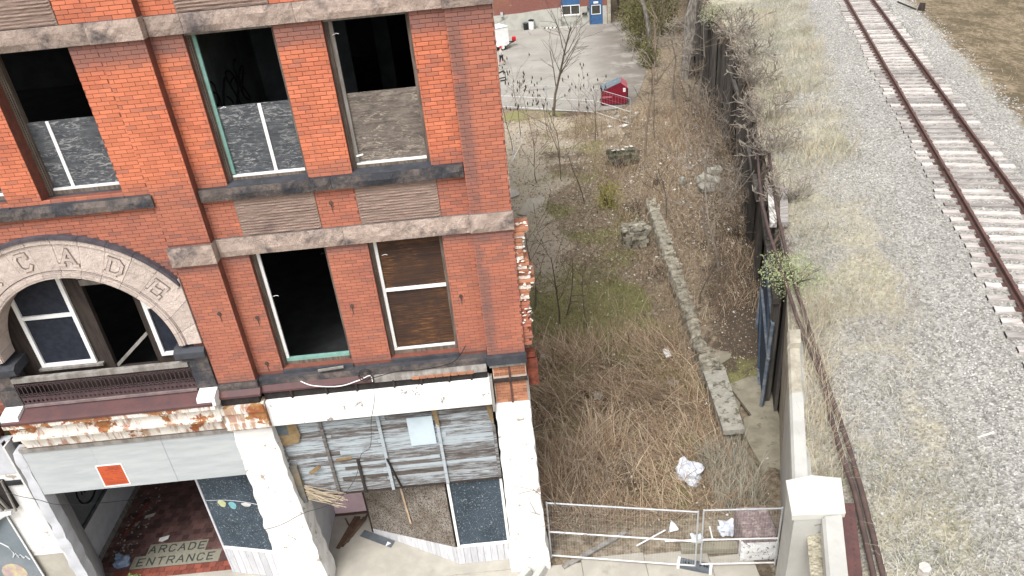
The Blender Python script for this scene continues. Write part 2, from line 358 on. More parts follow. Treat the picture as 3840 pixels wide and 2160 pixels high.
class MB:
    def __init__(s): s.v = []; s.f = []
    def add(s, vs, fs):
        o = len(s.v); s.v += [tuple(v) for v in vs]; s.f += [tuple(i + o for i in f) for f in fs]; return s
    def box(s, x0, x1, y0, y1, z0, z1):
        return s.add([(x0, y0, z0), (x1, y0, z0), (x1, y1, z0), (x0, y1, z0), (x0, y0, z1), (x1, y0, z1), (x1, y1, z1), (x0, y1, z1)],
                     [(0, 3, 2, 1), (4, 5, 6, 7), (0, 1, 5, 4), (1, 2, 6, 5), (2, 3, 7, 6), (3, 0, 4, 7)])
    def obox(s, c, size, rot=(0, 0, 0)):
        m = Matrix.Translation(c) @ Matrix.Rotation(rot[2], 4, 'Z') @ Matrix.Rotation(rot[1], 4, 'Y') @ Matrix.Rotation(rot[0], 4, 'X')
        a, b, d = (t / 2 for t in size)
        vs = [m @ Vector(p) for p in [(-a, -b, -d), (a, -b, -d), (a, b, -d), (-a, b, -d), (-a, -b, d), (a, -b, d), (a, b, d), (-a, b, d)]]
        return s.add(vs, [(0, 3, 2, 1), (4, 5, 6, 7), (0, 1, 5, 4), (1, 2, 6, 5), (2, 3, 7, 6), (3, 0, 4, 7)])
    def prism(s, pts, d):
        """polygon pts (3D, ordered) extruded by vector d"""
        n = len(pts); d = Vector(d); vs = [Vector(p) for p in pts] + [Vector(p) + d for p in pts]
        fs = [tuple(range(n))[::-1], tuple(range(n, 2 * n))] + [(i, (i + 1) % n, n + (i + 1) % n, n + i) for i in range(n)]
        return s.add(vs, fs)
    def beam(s, a, b, w, h=None):
        a, b = Vector(a), Vector(b); h = h or w; d = (b - a)
        q = d.to_track_quat('X', 'Z').to_matrix().to_4x4(); m = Matrix.Translation((a + b) / 2) @ q; L = d.length / 2
        vs = [m @ Vector(p) for p in [(-L, -w / 2, -h / 2), (L, -w / 2, -h / 2), (L, w / 2, -h / 2), (-L, w / 2, -h / 2), (-L, -w / 2, h / 2), (L, -w / 2, h / 2), (L, w / 2, h / 2), (-L, w / 2, h / 2)]]
        return s.add(vs, [(0, 3, 2, 1), (4, 5, 6, 7), (0, 1, 5, 4), (1, 2, 6, 5), (2, 3, 7, 6), (3, 0, 4, 7)])
    def tube(s, pts, rad, n=6, cap=True):
        pts = [Vector(p) for p in pts]; rs = rad if isinstance(rad, (list, tuple)) else [rad] * len(pts)
        o = len(s.v)
        for i, p in enumerate(pts):
            d = (pts[min(i + 1, len(pts) - 1)] - pts[max(i - 1, 0)])
            if d.length < 1e-6: d = Vector((0, 0, 1))
            q = d.to_track_quat('Z', 'Y')
            for k in range(n):
                a = 2 * math.pi * k / n
                s.v.append(tuple(p + q @ Vector((math.cos(a) * rs[i], math.sin(a) * rs[i], 0))))
        for i in range(len(pts) - 1):
            for k in range(n):
                s.f.append((o + i * n + k, o + i * n + (k + 1) % n, o + (i + 1) * n + (k + 1) % n, o + (i + 1) * n + k))
        if cap:
            s.f.append(tuple(o + k for k in range(n))[::-1]); s.f.append(tuple(o + (len(pts) - 1) * n + k for k in range(n)))
        return s
    def cyl(s, c, r, h, n=16, r2=None):
        c = Vector(c); return s.tube([c, c + Vector((0, 0, h))], [r, r if r2 is None else r2], n)
    def rock(s, c, size, seed, amp=.25, sub=2, box=.7):
        r = random.Random(seed)
        base = [(1, 0, 0), (-1, 0, 0), (0, 1, 0), (0, -1, 0), (0, 0, 1), (0, 0, -1)]
        tri = [(0, 2, 4), (2, 1, 4), (1, 3, 4), (3, 0, 4), (2, 0, 5), (1, 2, 5), (3, 1, 5), (0, 3, 5)]
        V = [Vector(b) for b in base]; cache = {}
        for _ in range(sub - 1):
            nt = []
            def mid(a, b):
                k = (min(a, b), max(a, b))
                if k not in cache: V.append((V[a] + V[b]).normalized()); cache[k] = len(V) - 1
                return cache[k]
            for a, b, c_ in tri:
                ab, bc, ca = mid(a, b), mid(b, c_), mid(c_, a); nt += [(a, ab, ca), (b, bc, ab), (c_, ca, bc), (ab, bc, ca)]
            tri = nt
        q = Matrix.Rotation(r.uniform(0, 6.3), 3, 'Z'); off = Vector((r.uniform(0, 99), r.uniform(0, 99), 0))
        out = []
        for v in V:
            m = max(abs(v.x), abs(v.y), abs(v.z)); bx = v / (m ** box)
            bx = bx * (1 + amp * noise.noise(v * 1.6 + off))
            p = q @ Vector((bx.x * size[0] / 2, bx.y * size[1] / 2, bx.z * size[2] / 2)); out.append(Vector(c) + p)
        return s.add(out, tri)
    def build(s, name, mat, parent=None, smooth=False):
        me = bpy.data.meshes.new(name); me.from_pydata(s.v, [], s.f); me.materials.append(MT[mat] if isinstance(mat, str) else mat)
        if smooth: me.polygons.foreach_set('use_smooth', [True] * len(me.polygons))
        me.update(); o = bpy.data.objects.new(name, me); return link(o, parent)

def np_mesh(name, V, F, mat, parent=None, attrs=None):
    me = bpy.data.meshes.new(name); k = F.shape[1]
    me.vertices.add(len(V)); me.vertices.foreach_set('co', V.astype(np.float32).ravel())
    me.loops.add(F.size); me.loops.foreach_set('vertex_index', F.astype(np.int32).ravel())
    me.polygons.add(len(F)); me.polygons.foreach_set('loop_start', np.arange(0, F.size, k, dtype=np.int32))
    me.polygons.foreach_set('loop_total', np.full(len(F), k, dtype=np.int32))
    if attrs:
        for an, av in attrs.items():
            a = me.attributes.new(an, 'FLOAT', 'POINT'); a.data.foreach_set('value', av.astype(np.float32).ravel())
    me.update(calc_edges=True); me.validate()
    me.materials.append(MT[mat]); o = bpy.data.objects.new(name, me); return link(o, parent)

def rough_block(mb, x0, x1, yf, yb, z0, z1, amp=.03, seed=0, n=.09):
    """a rock-faced block: the front face bulges and breaks, its edges stay on the joint lines"""
    nx = max(2, int((x1 - x0) / n)); nz = max(2, int((z1 - z0) / n)); o = len(mb.v)
    for j in range(nz + 1):
        for i in range(nx + 1):
            u, t = i / nx, j / nz; x = x0 + (x1 - x0) * u; z = z0 + (z1 - z0) * t
            e = min(1, 6 * min(u * (x1 - x0), (1 - u) * (x1 - x0), t * (z1 - z0), (1 - t) * (z1 - z0)) / (z1 - z0) * 1.0 + .0)
            d = amp * e * (.55 + .9 * noise.noise(Vector((x * 3.1 + seed, z * 4.0, seed * .7))) + .5 * noise.noise(Vector((x * 9 + seed, z * 11, 3))))
            mb.v.append((x, yf - d, z))
    for j in range(nz):
        for i in range(nx):
            a = o + j * (nx + 1) + i; mb.f.append((a, a + 1, a + nx + 2, a + nx + 1))
    b = len(mb.v); mb.v += [(x0, yb, z0), (x1, yb, z0), (x1, yb, z1), (x0, yb, z1)]
    c = [o, o + nx, o + nz * (nx + 1) + nx, o + nz * (nx + 1)]
    mb.f.append(tuple([o + i for i in range(nx, -1, -1)] + [b, b + 1])); mb.f.append(tuple([c[3] + i for i in range(nx + 1)] + [b + 2, b + 3]))
    mb.f.append(tuple([o + j * (nx + 1) for j in range(nz + 1)] + [b + 3, b])); mb.f.append(tuple([o + j * (nx + 1) + nx for j in range(nz, -1, -1)] + [b + 1, b + 2]))
    return mb

# stroke letters in a unit box (width .8, height 1) used on the arch and in the mosaic
GLY = {'A': [(0, 0, .4, 1), (.4, 1, .8, 0), (.16, .36, .64, .36)],
       'R': [(0.05, 0, .05, 1), (.05, 1, .6, 1), (.6, 1, .75, .85), (.75, .85, .75, .62), (.75, .62, .6, .48), (.6, .48, .05, .48), (.42, .48, .78, 0)],
       'C': [(.75, .8, .58, 1), (.58, 1, .22, 1), (.22, 1, .05, .78), (.05, .78, .05, .22), (.05, .22, .22, 0), (.22, 0, .58, 0), (.58, 0, .75, .2)],
       'D': [(.05, 0, .05, 1), (.05, 1, .5, 1), (.5, 1, .76, .75), (.76, .75, .76, .25), (.76, .25, .5, 0), (.5, 0, .05, 0)],
       'E': [(.05, 0, .05, 1), (.05, 1, .75, 1), (.05, .5, .55, .5), (.05, 0, .75, 0)],
       'N': [(.05, 0, .05, 1), (.05, 1, .75, 0), (.75, 0, .75, 1)],
       'T': [(0, 1, .8, 1), (.4, 1, .4, 0)]}
SER = {'A': [(-.1, 0, .14, 0), (.66, 0, .9, 0)], 'D': [(-.05, 0, .1, 0), (-.05, 1, .1, 1)], 'E': [(-.06, 0, .1, 0), (-.06, 1, .1, 1), (.75, 1, .75, .82), (.75, 0, .75, .2), (.55, .42, .55, .58)],
       'R': [(-.06, 0, .2, 0), (-.06, 1, .1, 1)], 'C': [(.75, 1, .75, .75)]}
def letter(mb, ch, org, ux, uz, nrm, h, sw, depth, serif=False):
    org, ux, uz, nrm = Vector(org), Vector(ux), Vector(uz), Vector(nrm)
    for j, (a, b, c, d) in enumerate(GLY[ch] + (SER.get(ch, []) if serif else [])):
        p = org + ux * (a - .4) * h + uz * (b - .5) * h; q = org + ux * (c - .4) * h + uz * (d - .5) * h
        t = (q - p).normalized(); s_ = t.cross(nrm).normalized() * sw / 2; e = t * sw * .4
        dd = depth + j * .0004
        mb.prism([p - e - s_, q + e - s_, q + e + s_, p - e + s_], nrm * dd)
    return mb

# ------------------------------------------------------------------ ground and setting
def gz(y):
    if y < 2: return 0.0
    if y < 38: return -2.1 * (y - 2) / 36
    return -2.1 - .3 * min(1, (y - 38) / 37)
def gh(x, y):
    """yard surface: slope to the back, rough mounds"""
    m = min(1, max(0, (y - .6) / 1.5)) * min(1, max(0, (x - .1) / .4)) * (1 if y < 39 else max(0, 1 - (y - 39) / 3))
    b = .10 * noise.noise(Vector((x * .7, y * .55, 2))) + .05 * noise.noise(Vector((x * 2.1, y * 1.8, 5)))
    bank = 0
    if y > 5: bank = .45 * max(0, min(1, (x - wall_x(y) + 3.4) / 2.6)) * min(1, (y - 5) / 4)
    ridge = 0
    fx = 5.2 + (y - 3.5) * .096
    if 6 < y < 32: ridge = .50 * max(0, min(1, (x - fx - .25) / .45)) * min(1, (y - 6) / 2.5) * (1 if y < 22 else max(0, 1 - (y - 22) / 10))
    return gz(y) + m * (b + ridge + bank)
WL = [(2.6, -9.5), (4.85, -2.5), (5.35, -.6), (6.4, 2.2), (7.2, 4.5), (9.3, 12), (10.8, 18), (12.4, 24), (13.6, 30), (16.5, 48), (19, 60), (27, 100), (50, 210)]
def wall_x(y):
    for (xa, ya), (xb, yb) in zip(WL, WL[1:]):
        if ya <= y <= yb: return xa + (xb - xa) * (y - ya) / (yb - ya)
    return WL[0][0] if y < WL[0][1] else WL[-1][0]

xs = np.concatenate([[-160, -90, -50, -30, -20], np.arange(-14, 0, 2), np.arange(0, 14, .22), np.arange(14, 24, 1.0), [26, 34, 50, 90, 200]])
ys = np.concatenate([[-120, -60, -30, -15, -8, -4, -2, -1], np.arange(0, 34, .25), np.arange(34, 44, .5), np.arange(44, 90, 4), [100, 140, 220, 330]])
V = np.array([(x, y, gh(x, y) - (.06 if y < .3 or x < 0 else 0)) for y in ys for x in xs])
nx = len(xs); F = np.array([(j * nx + i, j * nx + i + 1, (j + 1) * nx + i + 1, (j + 1) * nx + i) for j in range(len(ys) - 1) for i in range(nx - 1)])
def gmask(x, y):
    n = lambda s_, k_: noise.noise(Vector((x * s_, y * s_, k_)))
    pale = 0.0
    if x < 6 and 12 < y < 40: pale = max(0, min(1, (3.6 - x) / 1.6 + n(.5, 3) * 1.2)) * min(1, (y - 12) / 4) * (1 if y < 30 else .9)
    if 30 < y < 41 and x < 8.5: pale = max(pale, .5 + .6 * n(.4, 8))
    if y < 1.3: pale = max(pale, .4)
    moss = max(0, min(1, .36 + 1.5 * n(.38, 12) + (.5 if 9 < y < 17 and x < 5.2 else 0) - max(0, (x - 5.4) * .35) - (.25 if y < 6 else 0)))
    dark = max(0, min(1, (x - wall_x(y) + 3.0) / 2.2 + .5 * n(.7, 20))) if 5 < y < 40 else 0
    dark = max(dark, max(0, min(1, .25 + 1.4 * n(.55, 31))) * .75)
    return max(0, min(1, pale)), moss, dark
GM = np.array([gmask(x, y) for y in ys for x in xs])
tag(np_mesh('ground', V, F, 'ground', attrs={'pale': GM[:, 0], 'moss': GM[:, 1], 'dark': GM[:, 2]}), kind='structure')

# sidewalk slabs with joints
mb = MB()
for i, x0 in enumerate(np.arange(-14.0, 5.0, 1.5)):
    x1 = min(x0 + 1.5, 5.0)
    for y0, y1 in ((-1.45, .0), (-2.95, -1.46), (-4.5, -2.96)):
        ye = y1
        if y1 == .0 and x0 > .1: ye = [.16, .12, .05, -.1, -.2, -.3][min(5, int(x0 / 1.0))]
        mb.box(x0 + .006, x1 - .006, y0, ye, -.3, rng.uniform(-.002, .002))
sw = mb.build('sidewalk', 'concrete'); tag(sw, kind='structure')
mb = MB().box(-80, 80, -16, -4.66, -.4, -.14); tag(mb.build('road', simple('asphalt', g3(.06, .06, .062), g3(.045, .045, .047), 5, bump=.3)), kind='structure')
mb = MB().box(-80, 5.0, -4.65, -4.51, -.4, .0); tag(mb.build('kerb', 'concrete'), kind='structure')

# back lot
lot = [(-40, 48), (.2, 44.2), (4, 42.2), (7.2, 40.9), (8.4, 40.8), (10.1, 41.6), (11.4, 45), (12.9, 50), (14.0, 56), (15.4, 63), (16.6, 70.8), (15.6, 73.3), (-40, 81.5)]
mb = MB()
def lot_z(x, y): return gz(y) + .045
gxs = [p for p in np.arange(-40, 15.1, 1.25)]; gys = np.arange(40, 82, 1.0)
def inside(x, y):
    c = False
    for (xa, ya), (xb, yb) in zip(lot, lot[1:] + lot[:1]):
        if (ya > y) != (yb > y) and x < (xb - xa) * (y - ya) / (yb - ya) + xa: c = not c
    return c
idx = {}
def lv(x, y):
    k = (round(x, 3), round(y, 3))
    if k not in idx: idx[k] = len(mb.v); mb.v.append((x, y, lot_z(x, y)))
    return idx[k]
for y in gys:
    # row strip clipped to the outline
    def xr(yy):
        cr = sorted((xb - xa) * (yy - ya) / (yb - ya) + xa for (xa, ya), (xb, yb) in zip(lot, lot[1:] + lot[:1]) if (ya > yy) != (yb > yy))
        return (cr[0], cr[-1]) if len(cr) >= 2 else None
    a, b = xr(y + .001), xr(y + .999)
    if a and b:
        n = 8
        for i in range(n):
            p = [(a[0] + (a[1] - a[0]) * i / n, y), (a[0] + (a[1] - a[0]) * (i + 1) / n, y), (b[0] + (b[1] - b[0]) * (i + 1) / n, y + 1), (b[0] + (b[1] - b[0]) * i / n, y + 1)]
            mb.f.append(tuple(lv(*q) for q in p))
tag(mb.build('parking_lot', 'lot'), kind='structure')

# railway embankment sheet (edge follows the retaining wall)
RDIR = Vector((math.sin(R(18.0)), math.cos(R(18.0)), 0)); RNRM = Vector((RDIR.y, -RDIR.x, 0))
RAIL0 = Vector((13.376, 7.337, 0))      # a point of the left rail
TC = RAIL0 + RNRM * .75
def rail_t(x, y): return (Vector((x, y, 0)) - TC).dot(RNRM)       # signed distance from the track centre
def bank_z(x, y):
    t = rail_t(x, y); a = abs(t)
    if a < 1.55: z = 4.655
    elif a < 2.6: z = 4.655 - .175 * (a - 1.55) / 1.05
    else: z = 4.48 - .06 * min(3, a - 2.6)
    if t > 4: z -= .10 * min(8, t - 4)
    n = .05 * noise.noise(Vector((x * .8, y * .8, 1))) + .03 * noise.noise(Vector((x * 2.5, y * 2.5, 4)))
    k = 0 if a < 1.6 else min(1, (a - 1.6))
    e = x - wall_x(y)
    if y < -1.6 and e < 1.1: z = min(z, 4.2)
    return z + n * k - .14 * max(0, 1 - e / .7)
bys = np.concatenate([np.arange(-9.5, 30, .4), np.arange(30, 62, 1.0), [66, 72, 80, 90, 110, 150, 210]])
us = np.concatenate([[.06], np.arange(.25, 9, .3), np.arange(9, 20, .8), [22, 26, 32, 45, 80, 150]])
V = []; A1 = []; A2 = []
for y in bys:
    for u in us:
        x = wall_x(y) + u; V.append((x, y, bank_z(x, y))); t = rail_t(x, y)
        soil = 0 if abs(t) < 2.2 else min(1, (abs(t) - 2.2) / 2.2)
        if t < -2.6: soil = min(1, (-2.6 - t) / .9) * (.50 + .55 * noise.noise(Vector((x * .35, y * .22, 9)))) + .25 * max(0, 1 - u / 2.0)
        if t > 2.4: soil = min(1, .15 + (t - 2.4) / 1.5)
        A1.append(soil); A2.append(1.0 if t > 2.8 else 0.0)
n = len(us); F = np.array([(j * n + i, j * n + i + 1, (j + 1) * n + i + 1, (j + 1) * n + i) for j in range(len(bys) - 1) for i in range(n - 1)])
tag(np_mesh('embankment', np.array(V), F, 'bank', attrs={'soil': np.array(A1), 'far': np.array(A2)}), kind='structure')

# ------------------------------------------------------------------ the corner building
BLD = thing('brick_building', (-6.0, 0, 0), 'derelict red brick commercial block with arched arcade entrance and boarded windows', 'building', world=True)
WALL = thing('wall', (-6.0, 0, 0), None, None, world=True)
WALL.parent = BLD; WALL.matrix_parent_inverse = PINV[BLD.name]
CX, CZ, RI, RO = -8.04, 7.25, 1.66, 2.50        # arch centre and radii
BY = .18                                          # the window bays stand back from the piers

def wall_boxes(mb, x0, x1, z0, z1, yf, yb, holes):
    X = sorted({x0, x1} | {h[0] for h in holes} | {h[1] for h in holes}); Z = sorted({z0, z1} | {h[2] for h in holes} | {h[3] for h in holes})
    for a, b in zip(X, X[1:]):
        if a < x0 or b > x1: continue
        run = None
        for c, d in zip(Z, Z[1:]):
            if c < z0 or d > z1: continue
            cx, cz = (a + b) / 2, (c + d) / 2
            if any(h[0] < cx < h[1] and h[2] < cz < h[3] for h in holes):
                if run: mb.box(a, b, yf, yb, *run); run = None
            else: run = (run[0], d) if run else (c, d)
        if run: mb.box(a, b, yf, yb, *run)
W_BAY = [(-4.67, -3.28), (-2.52, -1.17)]
W_ARC = [(-7.75, -6.38), (-9.70, -8.33)]
HB = [(a, b, 10.25, 12.77) for a, b in W_BAY] + [(a, b, 6.33, 8.92) for a, b in W_BAY]
HA = [(a, b, 10.33, 12.77) for a, b in W_ARC]
arch_hole = (CX - RO + .2, CX + RO - .2, 6.0, CZ + .0)
mb = MB(); J = .007
wall_boxes(mb, -.61, .13, 6.05, 15.0, 0 + J, .55, [])
wall_boxes(mb, -5.19, -.61, 6.05, 15.0, BY + J, .5, HB)
wall_boxes(mb, -5.93, -5.19, 6.05, 15.0, 0 + J, .55, [])
wall_boxes(mb, -10.14, -5.93, 9.55, 15.0, .03 + J, .5, HA)
for i in range(24):                                # wall round the arch
    za = 6.0 + (9.8 - 6.0) * i / 24; zb = 6.0 + 3.8 * (i + 1) / 24; zm = min(zb, 9.55)
    if za >= 9.55: break
    r = RO - .22; d = za - CZ
    half = math.sqrt(max(0, r * r - d * d)) if d > 0 else r
    half = min(half, 1.9)
    mb.box(CX + half, -5.93, .03 + J, .5, za, zm); mb.box(-10.14, CX - half, .03 + J, .5, za, zm)
wall_boxes(mb, -10.88, -10.14, 6.05, 15.0, 0 + J, .55, [])
wall_boxes(mb, -22, -10.88, 5.2, 15.0, BY + J, .5, [(-14, -12.6, 6.3, 8.9), (-14, -12.6, 10.2, 12.7)])
mb.build('brick_backing', 'mortar', WALL)

bricks = []
def field(x0, x1, z0, z1, y, holes=(), circ=None, L=.2055, H=.0677, ph=0.0):
    nz = int(round((z1 - z0) / H)); H2 = (z1 - z0) / max(1, nz)
    for j in range(nz):
        za, zb = z0 + j * H2, z0 + (j + 1) * H2; zm = (za + zb) / 2
        spans = [(x0, x1)]
        cuts = [(h[0], h[1]) for h in holes if h[2] < zm < h[3]]
        if circ:
            d = zm - circ[1]
            if 0 < d < circ[2]: hf = math.sqrt(circ[2] ** 2 - d * d); cuts.append((circ[0] - hf, circ[0] + hf))
            elif d <= 0: cuts.append((circ[0] - circ[2], circ[0] + circ[2]))
        for a, b in cuts:
            ns = []
            for s, e in spans:
                if b <= s or a >= e: ns.append((s, e)); continue
                if a > s: ns.append((s, a))
                if b < e: ns.append((b, e))
            spans = ns
        off = (L / 2 if j % 2 else 0) + ph + rng.uniform(-.012, .012)
        for s, e in spans:
            k = math.floor((s - off) / L)
            while k * L + off < e:
                a, b = max(s, k * L + off), min(e, k * L + off + L); k += 1
                if b - a < .03: continue
                bricks.append((a + .0035, b - .0035, za + .0045, zb - .0045, y + rng.uniform(-.003, .002)))
band = lambda a, b: (-99, 99, a, b)
field(-.61, .13, 6.30, 12.78, 0, [band(8.985, 9.345)])
field(-.61, .13, 13.10, 14.3, 0)
pan = [(-4.66, -3.25), (-2.55, -1.12)]
field(-5.185, -.613, 6.30, 8.92, BY, HB)
field(-5.185, -.613, 9.28, 10.01, BY, [(a, b, 9, 11) for a, b in pan])
field(-5.185, -.613, 10.24, 12.77, BY, HB)
field(-5.185, -.613, 13.07, 14.3, BY, [(a, b, 13, 15) for a, b in pan])
field(-5.93, -5.19, 6.26, 12.77, 0, [band(8.90, 9.28)])
field(-5.93, -5.19, 13.09, 14.3, 0)
field(-10.137, -5.933, 6.26, 10.07, .03, circ=(CX, CZ, RO + .005))
field(-10.137, -5.933, 10.29, 12.77, .03, HA)
field(-10.137, -5.933, 13.09, 14.3, .03, [(-7.75, -6.38, 13, 15), (-9.70, -8.33, 13, 15)])
field(-10.88, -10.14, 6.26, 14.3, 0)
def barea(b):
    c = Vector(((b[0] + b[1]) / 2, b[4], (b[2] + b[3]) / 2)) - CAM
    return (b[1] - b[0]) * (b[3] - b[2]) * abs(c.normalized().y) / c.length_squared
# only bricks inside the picture compete for the singled-out 300
def in_view(p):
    v = Vector(p) - CAM; a = v.dot(fw)
    return abs(v.dot(rt) / a) < 1920 / 2780 * .99 and abs(v.dot(up) / a) < 1080 / 2780 * .99
order = sorted([b for b in bricks if in_view(((b[0] + b[1]) / 2, b[4], (b[2] + b[3]) / 2))], key=barea, reverse=True)[:300]
oset = set(order); cache = {}
for b in order:
    key = (round(b[1] - b[0], 2), round(b[3] - b[2], 3))
    if key not in cache:
        m = MB(); a, c = (b[1] - b[0]) / 2, (b[3] - b[2]) / 2; e = .004
        m.add([(-a, .045, -c), (a, .045, -c), (a, .045, c), (-a, .045, c), (-a, e, -c), (a, e, -c), (a, e, c), (-a, e, c), (-a + e, 0, -c + e), (a - e, 0, -c + e), (a - e, 0, c - e), (-a + e, 0, c - e)],
              [(0, 3, 2, 1), (0, 1, 5, 4), (1, 2, 6, 5), (2, 3, 7, 6), (3, 0, 4, 7), (4, 5, 9, 8), (5, 6, 10, 9), (6, 7, 11, 10), (7, 4, 8, 11), (8, 9, 10, 11)])
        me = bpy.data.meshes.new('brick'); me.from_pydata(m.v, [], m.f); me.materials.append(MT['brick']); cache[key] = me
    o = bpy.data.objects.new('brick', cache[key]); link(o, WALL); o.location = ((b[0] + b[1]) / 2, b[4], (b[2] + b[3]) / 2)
mb = MB()
for b in bricks:
    if b in oset: continue
    x0, x1, z0, z1, y = b; yb = y + .04
    mb.add([(x0, y, z0), (x1, y, z0), (x1, y, z1), (x0, y, z1), (x0, yb, z0), (x1, yb, z0), (x1, yb, z1), (x0, yb, z1)],
           [(0, 1, 2, 3), (4, 5, 1, 0), (1, 5, 6, 2), (3, 2, 6, 7), (4, 0, 3, 7)])
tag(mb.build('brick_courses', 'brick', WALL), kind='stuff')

# ragged-faced panels (thin rough courses, each course a piece)
for (a, b), (z0, z1), y in [(p, q, BY) for p in pan for q in ((9.285, 10.005), (13.075, 14.3))] + [((-7.75, -6.38), (13.095, 14.3), .03), ((-9.70, -8.33), (13.095, 14.3), .03)]:
    P = MB(); n = int((z1 - z0) / .05); h = (z1 - z0) / n
    for j in range(n):
        rough_block(P, a + .004, b - .004, y - .014, y + .1, z0 + j * h + .0005, z0 + (j + 1) * h - .0005, .018, j * 3.3 + a, .05)
    o = P.build('ragged_panel', 'panel', BLD); tag(o, kind='stuff')

def block(name, x0, x1, yf, yb, z0, z1, amp, seed, mat='lintel'):
    return rough_block(MB(), x0 + .003, x1 - .003, yf, yb, z0, z1, amp, seed).build(name, mat, BLD)
# stone bands
for i, (a, b, y, z0, z1, m) in enumerate([
    (-.64, .15, -.045, 12.79, 13.10, 'lintel'), (-2.90, -.645, BY - .05, 12.772, 13.068, 'lintel'), (-4.62, -2.90, BY - .05, 12.772, 13.068, 'lintel'), (-5.16, -4.62, BY - .05, 12.772, 13.068, 'lintel'),
    (-5.99, -5.165, -.05, 12.775, 13.09, 'lintel'), (-8.0, -5.995, -.02, 12.775, 13.088, 'lintel'), (-10.1, -8.0, -.02, 12.775, 13.088, 'lintel'), (-10.95, -10.1, -.05, 12.775, 13.09, 'lintel'),
    (-.635, .15, -.04, 8.985, 9.345, 'lintel'), (-2.90, -.64, BY - .05, 8.925, 9.278, 'lintel'), (-5.16, -2.90, BY - .05, 8.925, 9.278, 'lintel'), (-5.97, -5.165, -.06, 8.905, 9.275, 'lintel'),
    (-2.90, -.625, BY - .09, 10.015, 10.238, 'sill'), (-5.17, -2.90, BY - .09, 10.015, 10.238, 'sill'), (-8.05, -5.90, -.05, 10.075, 10.285, 'sill'), (-10.16, -8.05, -.05, 10.075, 10.285, 'sill')]):
    block('stone_band', a, b, y, y + .3, z0, z1, .035, i * 7.1, m)
# dark ledges under the openings (sloping dirty tops)
def ledge(x0, x1, yf, yb, z0, zf, zb, mat='darkstone', name='window_sill'):
    return MB().prism([(x0, yf, z0), (x0, yf, zf), (x0, yb, zb), (x0, yb, z0)], (x1 - x0, 0, 0)).build(name, mat, BLD)
for a, b in W_BAY:
    ledge(a - .02, b + .02, BY - .085, .47, 10.17, 10.242, 10.30); ledge(a + .0, b + .0, BY - .04, .47, 6.16, 6.31, 6.345)
for a, b in W_ARC: ledge(a - .02, b + .02, -.045, .47, 10.22, 10.29, 10.36)
ledge(-5.17, -.63, BY - .12, BY + .2, 6.05, 6.22, 6.27, 'sill', 'stone_ledge')
ledge(-.63, .15, -.09, .25, 6.10, 6.285, 6.295, 'darkstone', 'stone_ledge')
block('stone_band', -5.96, -5.16, -.03, .3, 6.09, 6.255, .02, 55, 'sill')

# ---- arch: every voussoir a stone of its own, with roll moulding inside and drip mould outside
ARCH = thing('arch', (CX, 0, CZ), None, None, world=True); ARCH.parent = BLD; ARCH.matrix_parent_inverse = PINV[BLD.name]
def ring(mb, a0, a1, r0, r1, yf, yb, n=4, lim=(-10.135, -5.945)):
    P = []
    for i in range(n + 1):
        a = R(a0 + (a1 - a0) * i / n); P.append((math.cos(a), math.sin(a)))
    cl = lambda x: min(lim[1], max(lim[0], x))
    pts = [(cl(CX + c * r1), yf, CZ + s * r1) for c, s in P] + [(cl(CX + c * r0), yf, CZ + s * r0) for c, s in P[::-1]]
    return mb.prism(pts, (0, yb - yf, 0))
LET = {-5: 'E', -3: 'D', -1: 'A', 1: 'C', 3: 'R', 5: 'A'}
for k in range(-8, 9):
    c = 91.3 + 10.9 * k; a0, a1 = c - 5.37, c + 5.37
    if k == -8: a0 = 0.3
    if k == 8: a1 = 179.7
    m = MB(); ring(m, a0, a1, 1.825, 2.345 if abs(k) < 6 else 2.75, -.035 + .002 * (k % 3), .36)
    v = m.build('voussoir', 'arch', ARCH)
    m = MB()
    for q in range(5):                             # roll moulding
        th0, th1 = math.pi * q / 5, math.pi * (q + 1) / 5
        ring(m, a0 + .05, a1 - .05, RI + .075 - .075 * math.cos(th0), RI + .075 - .075 * math.cos(th1) - .0008, -.01 - .055 * math.sin((th0 + th1) / 2), .36, 4)
    m.build('roll_mould', 'arch', ARCH)
    if 30 < c < 152:
        m = MB(); ring(m, a0 + .05, a1 - .05, 2.352, 2.44, -.062, .2); m.build('drip_mould', 'arch', ARCH)
        m = MB(); ring(m, a0, a1, 2.442, RO, -.085, .2); m.build('drip_cap', 'archcap', ARCH)
    if k in LET:
        a = R(c); rd = Vector((math.cos(a), 0, math.sin(a))); tg = Vector((math.sin(a), 0, -math.cos(a))); o = Vector((CX, -.036, CZ)) + rd * 2.085
        letter(MB(), LET[k], o, tg, rd, (0, -1, 0), .30, .074, .0045, True).build('letter_edge_shade', 'joint_shade', ARCH)  # wider dark strokes: shadow edge of the carving put into colour
        letter(MB(), LET[k], o + Vector((-.006, 0, -.008)), tg, rd, (0, -1, 0), .30, .050, .012, True).build('letter', 'arch', ARCH)
m = MB(); ring(m, .3, 179.7, 1.70, 2.43, .05, .3, 40); m.build('arch_backing', 'joint_shade', ARCH)
